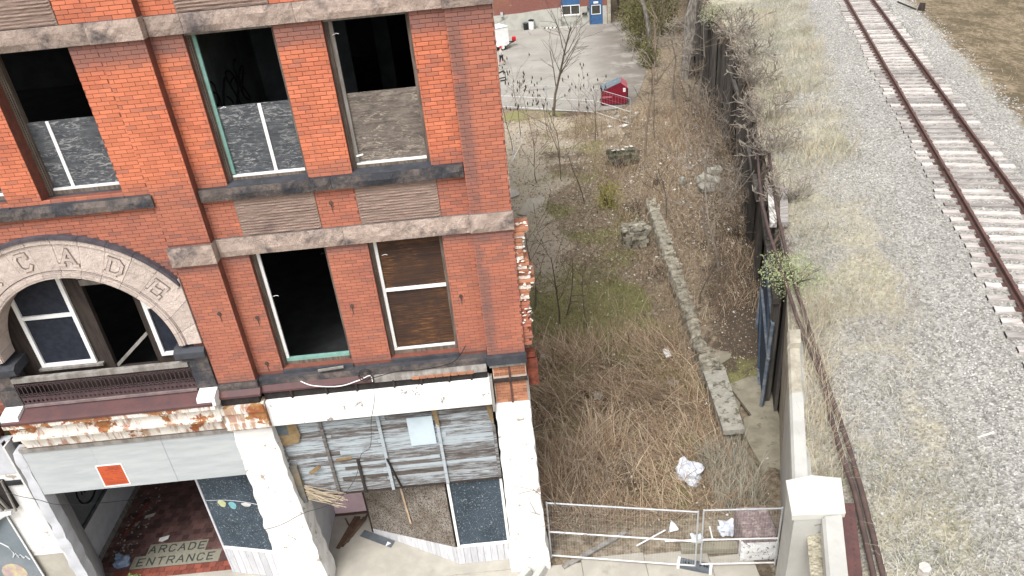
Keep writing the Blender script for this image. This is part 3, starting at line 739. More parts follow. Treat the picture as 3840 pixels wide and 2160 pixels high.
for sx in (1, -1):
    f = lambda a, b: (CX + sx * a, CX + sx * b) if sx > 0 else (CX - b, CX - a)
    x0, x1 = f(1.52, 2.10); MB().prism([(x0, -.09, 6.97), (x0, -.09, 7.10), (x0, .0, 7.17), (x0, .4, 7.17), (x0, .4, 6.97)], (x1 - x0, 0, 0)).build('impost', 'darkstone', BLD)
    x0, x1 = f(1.71, 2.095); block('jamb_stone', x0, x1, -.03, .38, 6.62, 6.965, .012, 3 * sx, 'sill'); block('jamb_stone', x0, x1, -.035, .38, 6.225, 6.615, .012, 5 * sx, 'sill')
    x0, x1 = f(1.74, 2.09); MB().prism([(x0, -.33, 5.99), (x0, -.30, 6.16), (x0, -.02, 6.22), (x0, .1, 6.22), (x0, .1, 5.9), (x0, -.2, 5.9)], (x1 - x0, 0, 0)).build('plinth_block', 'white', BLD)
# screen behind the arch with its windows
SC = .42
mb = MB()
for a, b, z0, z1 in [(-10.0, -9.36, 5.9, 9.1), (-8.28, -7.98, 5.9, 9.1), (-7.13, -6.995, 5.9, 9.1), (-9.36, -8.28, 5.9, 6.80), (-7.98, -7.13, 5.9, 6.60), (-6.995, -6.0, 5.9, 6.80), (-7.98, -7.13, 8.48, 9.1)]:
    mb.box(a, b, SC, SC + .1, z0, z1)
mb.build('arch_screen', 'wood_dark', BLD)
def framed(name, x0, x1, z0, z1, y, fw_, board, frame, mids=(), vbars=(), top=True, parent=BLD, fd=.05):
    e = MB().box(x0 + fw_ * .5, x1 - fw_ * .5, y + .02, y + .04, z0 + fw_ * .5, z1 - .01).build(name, board, parent)
    m = MB(); m.box(x0, x0 + fw_, y - fd + .03, y + .03, z0, z1); m.box(x1 - fw_, x1, y - fd + .03, y + .03, z0, z1); m.box(x0 + fw_, x1 - fw_, y - fd + .031, y + .03, z0, z0 + fw_)
    if top: m.box(x0 + fw_, x1 - fw_, y - fd + .031, y + .03, z1 - fw_, z1)
    for zm in mids: m.box(x0 + fw_, x1 - fw_, y - fd + .032, y + .03, zm - fw_ / 2, zm + fw_ / 2)
    for xm in vbars: m.box(xm - fw_ / 2, xm + fw_ / 2, y - fd + .032, y + .03, z0 + fw_, z1)
    m.build('frame', frame, e); return e
framed('boarded_window', -9.36, -8.28, 6.80, 9.1, SC - .03, .075, 'board_navy', 'white', (7.93,))
framed('boarded_window', -6.995, -5.98, 6.80, 9.1, SC - .03, .075, 'board_navy', 'white', (7.93,))
MB().box(-9.42, -8.16, SC - .09, SC, 6.74, 6.79).build('screen_ledge', 'wood_grey', BLD)
MB().box(-7.98, -7.13, SC - .02, SC + .08, 8.50, 8.62).box(-7.98, -7.13, SC - .05, SC + .05, 8.66, 8.74).build('transom_bar', 'wood_grey', BLD)
MB().beam((-7.98, SC + .05, 6.62), (-7.18, SC + .10, 7.28), .03, .06).build('brace', 'wood_grey', BLD)

# ---- cast iron balcony railing
RAIL = thing('balcony_railing', (CX, 0, 6.2), None, None, world=True); RAIL.parent = BLD; RAIL.matrix_parent_inverse = PINV[BLD.name]
RX0, RX1, RY = -9.74, -6.34, -.015
MB().box(RX0, RX1, RY - .05, RY + .05, 6.775, 6.865).build('top_rail', 'wood_grey', RAIL)
MB().box(RX0, RX1, RY - .045, RY + .03, 6.185, 6.235).build('bottom_rail', simple('dusty_rail_paint', g3(.22, .17, .165), g3(.15, .115, .115), 5), RAIL)
NC = 40; cw = (RX1 - RX0) / NC; br = MB(); pl = MB(); lp = MB()
for i in range(NC):
    x = RX0 + (i + .5) * cw
    br.box(x - cw / 2 - .004, x - cw / 2 + .004, RY - .008, RY + .008, 6.37, 6.70)
    arc = [(x + math.cos(a) * cw * .46, RY - .002, 6.585 + math.sin(a) * .085) for a in np.linspace(0, math.pi, 7)]
    br.tube([(arc[0][0], RY - .002, 6.47)] + arc + [(arc[-1][0], RY - .002, 6.47)], .0065, 4)
    lp.tube([(x + math.cos(a) * .027, RY - .004, 6.455 + math.sin(a) * .027) for a in np.linspace(0, 2 * math.pi, 9)], .0065, 4, False)
    lp.tube([(x - cw / 2, RY - .004, 6.445), (x, RY - .004, 6.40), (x + cw / 2, RY - .004, 6.445)], .007, 4)
    for q in (-1, 1): lp.tube([(x + q * .02, RY - .003, 6.715), (x + q * .035, RY - .003, 6.74), (x + q * .015, RY - .003, 6.765)], .006, 4)
    z0, z1, zc, h = 6.236, 6.375, 6.305, .036
    xa, xb = x - cw / 2, x + cw / 2; y0 = RY - .006
    d = [(x - h * .8, y0, zc), (x, y0, zc - h), (x + h * .8, y0, zc), (x, y0, zc + h)]
    c4 = [(xa, y0, z0), (xb, y0, z0), (xb, y0, z1), (xa, y0, z1)]
    pl.add([c4[0], c4[1], c4[2], c4[3]] + d, [(0, 1, 5), (0, 5, 4), (1, 2, 6), (1, 6, 5), (2, 3, 7), (2, 7, 6), (3, 0, 4), (3, 4, 7)])
br.box(RX0, RX1, RY - .009, RY + .009, 6.69, 6.708); br.box(RX0, RX1, RY - .009, RY + .009, 6.372, 6.39)
tag(br.build('arcaded_bars', 'iron', RAIL), kind='stuff'); tag(lp.build('scrollwork', 'iron', RAIL), kind='stuff'); pl.build('pierced_band', 'iron', RAIL)
MB().box(RX0, RX1, .05, SC, 5.98, 6.06).build('balcony_floor', 'maroon', BLD)

# ---- cornice over the arcade entrance
def profile(name, x0, x1, pts, mat): return MB().prism([(x0, y, z) for y, z in pts], (x1 - x0, 0, 0)).build(name, mat, BLD)
profile('cornice_ledge', -10.12, -6.02, [(.05, 6.18), (-.30, 6.075), (-.36, 6.05), (-.36, 6.0), (.05, 5.98)], 'maroon')
CW = (6.02 - 10.12)
for i in range(4):
    xa = -10.14 + i * 1.04; xb = min(xa + 1.035, -5.985)
    profile('cornice_sheet', xa, xb, [(.05, 5.99), (-.345, 5.99), (-.34, 5.90), (-.22, 5.88), (-.215, 5.62), (-.27, 5.60), (-.265, 5.54), (-.10, 5.50), (-.075, 5.20), (-.03, 5.16), (.05, 5.16)], 'rusty_white')
profile('weathered_batten', -10.33, -5.97, [(-.05, 5.15), (-.05, 5.055), (.02, 5.045), (.04, 5.15)], 'wood_grey')
for i, (a, b) in enumerate([(-10.335, -8.93), (-8.925, -7.47), (-7.465, -5.985)]):
    MB().box(a, b, -.012 - .003 * (i % 2), .012, 3.85, 5.043).build('fascia_sheet', 'sign_white', BLD)
MB().box(-10.34, -5.98, .02, .10, 3.86, 5.04).build('fascia_framing', 'wood_dark', BLD)
# maroon flashing and rusted cap over the left-hand column
profile('column_flashing', -6.0, -5.14, [(.1, 6.10), (-.03, 6.09), (-.12, 6.0), (-.12, 5.95), (.1, 5.95)], 'maroon')
MB().box(-5.95, -5.2, -.10, .1, 5.76, 5.96).build('column_gap', 'black_gap', BLD)
profile('column_cap', -5.985, -5.135, [(.1, 5.78), (-.20, 5.78), (-.20, 5.62), (-.16, 5.60), (-.16, 5.40), (-.19, 5.38), (-.19, 5.22), (-.10, 5.12), (.1, 5.12)], 'rusty_more')
# cornice over the right-hand shop
profile('shop_flashing', -5.14, -2.91, [(BY - .02, 6.08), (.06, 6.07), (-.01, 5.97), (-.01, 5.93), (BY, 5.93)], 'maroon')
profile('weathered_fascia', -2.905, -.66, [(BY, 6.07), (.05, 6.06), (.01, 5.98), (-.0, 5.91), (BY, 5.92)], 'wood_grey')
MB().box(-5.13, -.66, .03, BY, 5.70, 5.94).build('cornice_gap', 'black_gap', BLD)
for x in (-4.6, -3.9, -3.3, -2.55, -2.0, -1.45, -1.0): MB().box(x, x + .035, -.01, .03, 5.74, 5.93).build('bracket', 'wood_dark', BLD)
for i in range(8): MB().box(-2.15 + i * .155, -2.015 + i * .155, -.012, .012, 5.90, 5.965).build('exposed_brick', 'orange_brick', BLD)
profile('shop_cornice', -5.125, -.635, [(.18, 5.745), (-.055, 5.735), (-.07, 5.62), (-.07, 5.13), (-.04, 5.10), (.18, 5.10)], simple('flaking_white_cornice', g3(.78, .78, .77), g3(.72, .72, .71), 3, c=g3(.27, .25, .235), cs=3.6, cl=.615, ch=.635, rough=.6))
MB().box(-.633, -.575, -.09, .15, 4.95, 5.74).build('end_board', 'wood_grey', BLD)
# exposed brick over the corner column
MB().box(-.55, .12, .02, .5, 5.06, 6.1).build('pale_mortar_backing', 'mortar_pale', BLD)
for j in range(13):
    z = 5.10 + j * .0745
    if 5.62 < z < 5.74: continue
    off = .1 if j % 2 else 0; x = -.53 - off
    while x < .09:
        a, b = max(x, -.53), min(x + .205, .10); x += .215
        if b - a > .04: MB().box(a, b, .0 + rng.uniform(-.003, .003), .03, z, z + .062).build('exposed_brick', 'orange_brick', BLD)
MB().box(-.235, -.195, -.02, .02, 5.08, 6.06).build('iron_strap', 'rust', BLD)
MB().box(-.60, .13, -.05, .02, 5.64, 5.70).build('iron_ledge', 'wood_dark', BLD); MB().box(-.60, .12, -.06, .02, 6.03, 6.10).build('weathered_board', 'wood_grey', BLD)
MB().box(.10, .15, -.01, .3, 5.1, 5.64).build('edge_board', 'wood_grey', BLD)

# ---- painted masonry columns of the shop fronts
def rough_column(name, b0, b1, t0, t1, y0, y1, z0, z1, seed, mat, plinth=.0):
    mb = MB(); n = int((z1 - z0) / .09); per = 20
    for j in range(n + 1):
        t = j / n; z = z0 + (z1 - z0) * t; xa, xb = b0 + (t0 - b0) * t, b1 + (t1 - b1) * t
        k = plinth * max(0, min(1, (.75 - z) / .25))
        xa -= k; xb += k; ya = y0 - k
        course = abs(math.sin(z * math.pi / .42)) ** .5
        for i in range(per):
            s = i / per * 4; e = s % 1
            if s < 1: x, y = xa + (xb - xa) * e, ya
            elif s < 2: x, y = xb, ya + (y1 - ya) * e
            elif s < 3: x, y = xb - (xb - xa) * e, y1
            else: x, y = xa, y1 - (y1 - ya) * e
            d = .035 * noise.noise(Vector((x * 3 + seed, y * 3, z * 3.3))) + .012 * (course - .6)
            mb.v.append((x + (d if x > (xa + xb) / 2 else -d), y - (d * .7 if s < 1 else 0), z))
    for j in range(n):
        for i in range(per): mb.f.append((j * per + i, j * per + (i + 1) % per, (j + 1) * per + (i + 1) % per, (j + 1) * per + i))
    mb.f.append(tuple(n * per + i for i in range(per)))
    return mb.build(name, mat, BLD)
rough_column('painted_column', -.635, .215, -.575, .125, -.03, .55, -.1, 5.07, 4, 'white_wall', .05)
rough_column('painted_column', -6.06, -5.00, -5.97, -5.19, -.03, .55, -.1, 5.12, 9, 'white_wall', .05)
# narrow pier left of the arcade with its splayed return, and the neighbouring shop
rough_column('narrow_pier', -10.70, -10.40, -10.50, -10.33, -.02, .25, -.1, 5.05, 14, 'grey_white')
MB().prism([(-10.38, .2, -.05), (-11.1, 1.40, -.05), (-11.3, 1.40, -.05), (-10.62, .2, -.05)], (0, 0, 4.2)).build('splayed_return', 'grey_white', BLD)
MB().box(-11.40, -11.22, 1.40, 6, -.05, 1.17).build('arcade_side_wall', 'grey_white', BLD)
MB().box(-11.40, -11.25, 1.40, 6, 1.17, 4.0).build('arcade_window_board', simple('dark_grey_board', g3(.13, .14, .15), g3(.10, .11, .12), 2), BLD)
MB().box(-11.25, -11.20, 1.50, 6, 1.14, 1.23).build('arcade_window_rail', simple('slate_paint', g3(.085, .09, .10)), BLD)
MB().box(-11.22, -11.17, 1.45, 6, .0, .16).build('skirting', 'wood_grey', BLD)
m = MB(); c = Vector((-11.235, 2.3, 1.86))
m.tube([c + Vector((0, math.cos(a) * .42, math.sin(a) * .42)) for a in np.linspace(2.6, 6.9, 20)], .024, 5)
m.tube([c + Vector((0, .30 - .06 * i, (-.18 if i % 2 else .12) + .015 * i)) for i in range(10)], .016, 5)
m.build('graffiti', 'ink', BLD)
MB().box(-16, -10.64, .26, .4, 1.78, 4.28).build('neighbour_panel', 'white_wall', BLD)
MB().box(-16, -10.64, .24, .4, 4.30, 5.2).build('neighbour_panel', 'grey_white', BLD)
MB().box(-16, -10.64, .28, .4, -.05, 1.775).build('neighbour_base', 'concrete', BLD)
MB().box(-10.665, -10.625, .02, .26, -.05, 5.2).build('metal_trim', 'steel_white', BLD); MB().box(-10.76, -10.74, .15, .26, 2.0, 5.2).build('metal_trim', 'wood_dark', BLD)
MB().box(-12.6, -11.22, .18, .27, 3.36, 4.16).build('broken_sign_box', 'black_gap', BLD)
m = MB(); m.beam((-11.2, .16, 4.2), (-11.26, .16, 3.3), .04, .03); m.beam((-11.5, .14, 4.0), (-11.38, .14, 3.4), .05); m.beam((-11.7, .14, 4.1), (-11.5, .13, 3.38), .06); m.build('broken_slat', 'wood_grey', BLD)
m = MB(); m.tube([(-11.35 - .5 * t, .14, 3.28 - .25 * t * t) for t in np.linspace(0, 1.6, 8)], .05, 6); m.build('curved_trim', 'white', BLD)
MB().box(-13.2, -11.56, .21, .25, 1.02, 3.15).build('mural_board', simple('grey_blue_mural', g3(.15, .18, .20), g3(.21, .23, .25), 1.0, c=g3(.13, .115, .13), cs=1.2), BLD)
MB().beam((-11.56, .2, 3.2), (-11.545, .2, -.02), .025).build('frame_bar', 'white', BLD)
m = MB(); m.tube([(-12.05, .2, 2.35), (-11.93, .2, 2.2), (-11.90, .2, 1.98), (-11.97, .2, 1.86), (-11.86, .2, 1.98), (-11.84, .2, 1.84), (-11.78, .2, 1.93), (-11.74, .2, 1.80), (-11.68, .2, 1.86), (-11.63, .2, 1.74)], .014, 5); m.build('graffiti', 'white_spray', BLD)
m = MB(); m.prism([(-12.15 + .28 * math.cos(a), .205, 1.35 + .3 * math.sin(a)) for a in np.linspace(0, 6.0, 14)], (0, .004, 0)); m.build('mural_figure', simple('mural_yellow', g3(.50, .45, .25), g3(.35, .25, .28), 5), BLD)

# arcade floor: quarry tiles, border and mosaic lettering
MB().box(-11.3, -6.05, .0, 7.0, -.2, .022).build('arcade_floor_bed', 'grout', BLD)
FL = thing('arcade_floor', (-9, 1, 0), None, None, world=True); FL.parent = BLD; FL.matrix_parent_inverse = PINV[BLD.name]
ts = .165; tl = []
for j in range(19):
    for i in range(23):
        x0 = -11.15 + i * ts + (ts / 2 if j % 2 else 0); y0 = 1.10 + j * ts
        if x0 > -7.65: continue
        tl.append((x0, y0))
tl.sort(key=lambda p: (Vector((p[0], p[1], 0)) - CAM).length + (8 if p[1] > 3.4 else 0))
m0 = MB().box(.003, ts - .003, .003, ts - .003, 0, .035); me = bpy.data.meshes.new('floor_tile'); me.from_pydata(m0.v, [], m0.f); me.materials.append(MT['tile_red'])
rest = MB()
for q, (x0, y0) in enumerate(tl):
    if q < 300:
        o = bpy.data.objects.new('floor_tile', me); link(o, FL); o.location = (x0, y0, .005 + rng.uniform(0, .003))
    else: rest.box(x0 + .003, x0 + ts - .003, y0 + .003, y0 + ts - .003, .005, .041)
if rest.v: tag(rest.build('floor_tiles', 'tile_red', FL), kind='stuff')
for j in range(2):
    for i in range(18):
        x0 = -10.75 + i * .185 + (.09 if j else 0)
        MB().box(x0 + .004, x0 + .181, .80 + j * .15, .943 + j * .15, .0, .040).build('border_tile', 'tile_clean', FL)
MB().box(-10.30, -8.05, 1.11, 1.50, .02, .048).build('mosaic_slab', 'mosaic', FL); MB().box(-10.02, -8.50, 1.503, 1.86, .02, .048).build('mosaic_slab', 'mosaic', FL)
for word, xc, yc in (('ARCADE', -9.26, 1.68), ('ENTRANCE', -9.18, 1.30)):
    for i, ch in enumerate(word):
        letter(MB(), ch, (xc + (i - (len(word) - 1) / 2) * .255, yc, .048), (1, 0, 0), (0, 1, 0), (0, 0, 1), .215, .034, .003).build('mosaic_letter', 'mosaic_dark', FL)
MB().box(-11.2, -6.1, .0, .795, .0, .045).build('threshold', 'concrete', BLD)
# blue board right of the arcade with its boarded base and painted shapes
bdir = Vector((1.52, -.36, 0)).normalized(); bn = Vector((bdir.y, -bdir.x, 0)); b0 = Vector((-7.50, .71, 0))
def onb(u, z, out=0): p = b0 + bdir * u + bn * out; return (p.x, p.y, z)
MB().prism([onb(0, 1.0), onb(1.56, 1.0), onb(1.56, 3.9), onb(0, 3.9)], -bn * .03).build('blue_board', 'osb_blue', BLD)
MB().prism([onb(-.02, .93, .03), onb(1.56, .93, .03), onb(1.56, 1.0, .03), onb(-.02, 1.0, .03)], -bn * .08).build('cap_rail', 'white', BLD)
for i in range(9): MB().prism([onb(i * .172, .05, .012), onb(i * .172 + .164, .05, .012), onb(i * .172 + .164, .93, .012), onb(i * .172, .93, .012)], -bn * .03).build('base_board', 'bead', BLD)
MB().prism([onb(-.05, .05, .02), onb(0, .05, .02), onb(0, 3.9, .02), onb(-.05, 3.9, .02)], -bn * .05).build('corner_post', 'grey_white', BLD)
for (u, z, ru, rz_, mt) in ((.40, 2.47, .10, .11, simple('pale_yellow', g3(.47, .50, .28))), (.66, 2.44, .09, .12, simple('aqua', g3(.20, .44, .48))), (1.02, 2.50, .12, .06, simple('off_white', g3(.6, .6, .57)))):
    MB().prism([onb(u + ru * math.cos(a) * (1 + .15 * math.sin(3 * a)), z + rz_ * math.sin(a), .004) for a in np.linspace(0, 6.0, 14)], bn * .002).build('painted_shape', mt, BLD)
MB().tube([onb(u, 2.52 + .08 * math.sin(u * 2.2), .006) for u in np.linspace(.02, 1.5, 12)], .008, 4).build('painted_line', 'grey_white', BLD)
MB().box(-7.57, -7.52, .75, 5, .0, 3.9).build('arcade_right_wall', 'wood_dark', BLD)

# ---- right-hand shop front
TR = thing('plank_transom', (-2.9, .22, 2.8), None, None, world=True); TR.parent = BLD; TR.matrix_parent_inverse = PINV[BLD.name]
z = 2.83; row = 0
while z < 5.08:
    h = rng.uniform(.085, .135); z1 = min(z + h, 5.09)
    cuts = [-5.20] + sorted(rng.choice([-4.26, -3.06, -1.85]) + rng.uniform(-.3, .3) for _ in range(rng.choice([1, 1, 2]))) + [-.66]
    for a, b in zip(cuts, cuts[1:]):
        if b - a < .15: continue
        dk = rng.random() < (.50 if a > -3.2 else .28) or z < 3.25 and rng.random() < .5
        y = .215 + rng.uniform(0, .022)
        MB().prism([(a + .003, y, z + .005), (b - .003, y - rng.uniform(-.004, .006), z + rng.uniform(.002, .010)), (b - .003, y, z1 - .004), (a + .003, y, z1 - rng.uniform(.003, .009))], (0, .03, 0)).build('plank', 'peel_dark' if dk else 'peel', TR)
    z = z1; row += 1
MB().box(-5.2, -.66, .262, .30, 2.82, 5.1).build('transom_backing', 'black_gap', TR)
for x, zb, zt in ((-4.26, 2.80, 5.0), (-3.06, 2.80, 5.0), (-1.845, 2.82, 5.0), (-.675, 2.86, 4.35), (-5.16, 3.8, 5.0)): MB().box(x - .033, x + .033, .175, .213, zb, zt).build('batten', 'peel', TR)
MB().box(-3.71, -3.65, .18, .213, 2.80, 3.77).build('batten', 'wood_dark', TR)
MB().beam((-3.05, .16, 3.75), (-2.86, .15, 2.86), .07, .02).build('loose_batten', 'wood_dark', TR)
MB().box(-2.47, -1.93, .17, .19, 4.02, 4.78).build('patch_board', 'sky_board', TR)
MB().prism([(-5.19, .17, 4.92), (-4.75, .17, 4.92), (-4.72, .17, 4.62), (-4.80, .17, 4.42), (-5.12, .17, 4.36)], (0, .02, 0)).build('torn_board', 'gold', TR)
MB().box(-5.19, -4.95, .165, .169, 4.66, 4.93).build('torn_board', simple('slate_blue_scrap', g3(.12, .14, .15)), TR)
for x, z0, z1 in ((-1.86, 4.5, 4.93), (-.72, 4.45, 4.93)): MB().prism([(x - .06, .165, z1), (x + .05, .165, z1), (x + .06, .165, z0), (x - .01, .165, z0 + .05)], (0, .008, 0)).build('torn_board', 'gold', TR)
MB().box(-5.24, -4.98, .12, .21, 2.72, 3.80).build('left_stud', simple('slate_stud', g3(.10, .11, .12), g3(.2, .16, .1), 4), TR)
m = MB()
for i in range(22):
    x = -5.0 + rng.uniform(0, .06); z = 3.22 - i * .020
    m.beam((x, .14 + rng.uniform(0, .05), z), (x + rng.uniform(.35, .95), .10 + rng.uniform(-.12, .06), z - rng.uniform(.12, .30) - .10 * (i < 10)), .016, .006)
tag(m.build('split_laths', 'wood_raw', TR), kind='stuff')
m = MB(); m.obox((-4.63, .15, 3.63), (.30, .02, .09), (0, R(-38), 0)); m.build('loose_scrap', 'gold', TR)
m = MB(); m.obox((-3.95, .16, 3.86), (.34, .015, .06), (0, R(-4), 0)); m.build('loose_scrap', 'gold', TR)
MB().box(-5.25, -.6, .21, 2.5, 2.78, 2.82).build('lobby_ceiling', 'wood_dark', BLD)
MB().box(-5.28, -.63, .0, 2.6, -.2, .032).build('lobby_floor', 'concrete', BLD)
MB().box(-5.36, -5.265, .42, 2.5, .0, 2.80).build('lobby_side_wall', 'grey_white', BLD)
d = MB().box(-5.255, -4.30, 2.29, 2.34, .03, 2.2).build('shop_door', 'pink', BLD)
for x in (-5.06, -4.62):
    m = MB(); z0, z1 = .42, .78
    m.box(x, x + .27, 2.272, 2.29, z0, z0 + .03); m.box(x, x + .27, 2.272, 2.29, z1 - .03, z1); m.box(x, x + .03, 2.272, 2.29, z0 + .03, z1 - .03); m.box(x + .24, x + .27, 2.272, 2.29, z0 + .03, z1 - .03); m.box(x + .07, x + .20, 2.276, 2.29, z0 + .09, z1 - .09)
    m.build('door_panel', 'pink', d)
MB().box(-5.26, -4.28, 2.21, 2.288, .03, .05).build('door_step', 'wood_brown', BLD)
dd = Vector((-2.22, 1.24, 0)); L = dd.length; dd.normalize(); dn = Vector((-dd.y, dd.x, 0)); dn = -dn if dn.y > 0 else dn
p0 = Vector((-1.93, .30, 0))
def ond(u, z, out=0): p = p0 + dd * u + dn * out; return (p.x, p.y, z)
MB().prism([ond(.03, .60), ond(L, .17), ond(L, 2.8), ond(.03, 2.8)], -dn * .025).build('strandboard', 'osb_brown', BLD)
for i in range(20):
    u0, u1 = i * L / 20 + .003, (i + 1) * L / 20 - .003
    MB().prism([ond(u0, .04, .01), ond(u1, .04, .01), ond(u1, .60 - .43 * u1 / L, .01), ond(u0, .60 - .43 * u0 / L, .01)], -dn * .03).build('base_board', 'bead', BLD)
MB().prism([ond(1.27, 2.1, .02), ond(1.33, 2.1, .02), ond(1.24, .95, .03), ond(1.19, .95, .03)], dn * .015).build('nailed_strip', simple('split_board', g3(.40, .27, .15), g3(.5, .42, .33), 6), BLD)
MB().prism([ond(L, .05, .02), ond(L + .04, .05, .02), ond(L + .04, 2.8, .02), ond(L, 2.8, .02)], -dn * .08).build('door_jamb', 'wood_dark', BLD)
framed('blue_board', -1.90, -.65, .60, 2.80, .30, .06, 'osb_blue', 'white')
for i in range(8): MB().box(-1.93 + i * .16, -1.777 + i * .16, .285, .315, .035, .595).build('base_board', 'bead', BLD)

# ---- windows of the upper floors
def upper_window(x0, x1, z0, z1, y, board=None, zb=None, batten=None, frame='wood_old', white=False, mid=None, sash=True, left_trim=None):
    W = MB()
    W.box(x0, x0 + .07, y, y + .12, z0, z1).box(x1 - .07, x1, y, y + .12, z0, z1).box(x0 + .07, x1 - .07, y, y + .12, z1 - .06, z1).box(x0 + .07, x1 - .07, y - .02, y + .12, z0, z0 + .075)
    o = W.build('window', frame, BLD); a, b = x0 + .07, x1 - .07
    MB().box(x0 - .004, x0 + .03, y - .05, y - .002, z0, z1).box(x0 + .03, x0 + .05, y - .028, y - .002, z0, z1).build('outer_casing', 'wood_old', o)
    MB().box(x0 - .03, x1 + .03, y - .10, y + .02, z1 - .045, z1 + .02).build('head_moulding', 'wood_grey', o)
    if board: MB().box(a, b, y + .05, y + .065, z0 + .07, zb).build('plywood_sheet', board, o)
    if batten: MB().box(batten - .028, batten + .028, y + .035, y + .05, z0 + .07, zb - .004).build('batten', 'white', o)
    if sash: MB().box(a, b, y + .0, y + .05, z0 + .075, z0 + .108).build('sash_rail', 'white' if white is not None else 'maroon', o)
    if mid: MB().box(a, b, y + .01, y + .05, mid - .03, mid + .03).build('meeting_rail', 'white', o)
    if left_trim: MB().box(a, a + .055, y + .005, y + .048, z0 + .13, z1 - .06).build('sash_stile', left_trim, o)
    return o
wy = .34
upper_window(-7.75, -6.38, 10.33, 12.77, wy, 'ply_grey', 11.59, -7.345)
upper_window(-9.70, -8.33, 10.33, 12.77, wy, 'ply_grey', 11.59, -9.3)
upper_window(-4.67, -3.28, 10.25, 12.77, wy, 'ply_grey', 11.54, -3.85, left_trim='teal')
upper_window(-2.52, -1.17, 10.25, 12.77, wy, 'ply_brown', 11.55, None, left_trim='wood_grey')
upper_window(-4.67, -3.28, 6.33, 8.92, wy, None, None, None, left_trim='white', sash=False)
MB().box(-4.6, -3.35, wy - .01, wy + .06, 6.405, 6.47).build('sill_board', 'teal', BLD)
upper_window(-2.52, -1.17, 6.33, 8.92, wy, 'ply_dark', 8.87, None, mid=7.78, left_trim='white')
for (x, z) in ((-2.2, 10.52),): MB().beam((x - .22, .30, z - .02), (x - .10, .27, z + .01), .02, .025).build('window_catch', 'white', BLD)
for (x, z) in ((-4.50, 7.92), (-2.33, 8.55), (-4.47, 11.53), (-2.42, 12.5)):
    m = MB(); m.tube([(x, .32, z), (x + .07, .29, z + .03), (x + .11, .28, z + .02)], .005, 4); m.build('bent_strip', 'white', BLD)
# rusty tie-rod anchors and rust runs on the brick
for (x, z, y) in ((-3.0, 9.75, BY), (-3.05, 7.63, BY), (-.98, 7.60, BY), (-4.86, 7.58, BY), (-5.45, 7.85, 0), (-4.95, 6.52, BY)):
    m = MB(); m.cyl((0, 0, 0), .035, .03, 8); m.v = [(x + v[0], y - v[2], z + v[1]) for v in m.v]; m.prism([(x - .012, y - .008, z), (x + .012, y - .008, z), (x + .006, y - .008, z - .2), (x - .004, y - .008, z - .2)], (0, .003, 0)); m.build('tie_anchor', 'rust_dark', BLD)

# ---- interior shell, floors, flank wall, roof
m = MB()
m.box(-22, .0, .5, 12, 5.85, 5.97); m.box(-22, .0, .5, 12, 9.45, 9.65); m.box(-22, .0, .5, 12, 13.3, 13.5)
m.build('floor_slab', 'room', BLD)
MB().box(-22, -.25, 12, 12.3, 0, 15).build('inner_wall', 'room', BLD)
MB().box(-4.95, -4.80, .52, 8, 9.65, 13.3).build('partition', 'room_pale', BLD)
MB().box(-4.8, -2.85, 4.0, 4.1, 9.65, 13.3).build('partition', 'room_pale', BLD)
m = MB()
for s_ in range(4):
    m.tube([(-4.785, 1.0 + s_ * .55 + .22 * math.sin(t * 2.1 + s_) + .02 * t, 11.35 + .48 * math.cos(t * 1.3 + s_ * 2) * (1 - t / 12)) for t in np.linspace(0, 7, 26)], .016, 5)
m.build('graffiti', 'ink', BLD)
for x in (-2.6, -1.2): MB().box(x, x + .35, 6.0, 6.4, 9.65, 13.3).build('inner_pier', 'room_pale', BLD)
m = MB(); m.beam((-3.9, 2.0, 8.9), (-3.2, 1.6, 7.4), .06, .12); m.beam((-4.2, 3.0, 7.6), (-2.9, 3.2, 7.75), .05); m.beam((-4.3, 3.4, 7.2), (-2.9, 3.3, 7.45), .05); m.build('fallen_joist', 'wood_dark', BLD)
MB().box(-.28, .13, .56, 24, -2.0, 15.0).build('flank_wall', 'backwall', BLD)
MB().box(-22, -.28, 23.7, 24, -2, 15).build('rear_wall', 'backwall', BLD)
MB().box(-22, .13, .5, 24, 15.0, 15.3).build('roof', 'archcap', BLD)
MB().box(-22, -10.9, .4, .5, 0, 5.3).build('neighbour_wall', 'room', BLD)
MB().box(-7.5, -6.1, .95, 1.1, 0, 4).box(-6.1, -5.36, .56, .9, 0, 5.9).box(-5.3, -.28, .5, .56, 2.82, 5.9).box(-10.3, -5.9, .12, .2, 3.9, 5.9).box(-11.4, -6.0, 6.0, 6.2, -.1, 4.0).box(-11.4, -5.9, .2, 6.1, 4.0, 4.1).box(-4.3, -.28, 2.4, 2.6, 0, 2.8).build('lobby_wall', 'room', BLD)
# ragged toothing of the vanished neighbour at the corner: bricks set in white mortar
for j in range(36):
    z = 6.42 + j * .0705
    if z < 7.4: w_, my = (.12, 'brick')
    else: w_, my = (.19, 'orange_brick' if j % 3 else 'mortar_white')
    x1 = .135 + w_ + rng.uniform(-.035, .06) + .06 * math.sin(z * 5) * (z > 7.4)
    o = MB().box(.132, x1, .06 + rng.uniform(-.02, .02), .5, z, z + .058).build('toothing_brick', my, BLD)
mb = MB()
for i in range(150):
    z = rng.uniform(6.9, 9.0); mb.rock((.13 + rng.uniform(.02, .22) + .05 * math.sin(z * 5), .05 + rng.uniform(-.02, .25), z), (rng.uniform(.04, .12), .06, rng.uniform(.02, .07)), i, .3, 1)
for i in range(60):
    z = rng.uniform(9.3, 12.8); mb.rock((.125, .02 + rng.uniform(0, .1), z), (.03, .05, rng.uniform(.05, .15)), i + 900, .3, 1)
tag(mb.build('mortar_smears', 'mortar_white', BLD), kind='stuff')
m = MB(); m.box(.14, .36, .15, .40, 5.35, 5.98).box(.15, .33, .18, .38, 6.02, 6.12); m.build('iron_bracket', 'red_iron', BLD)
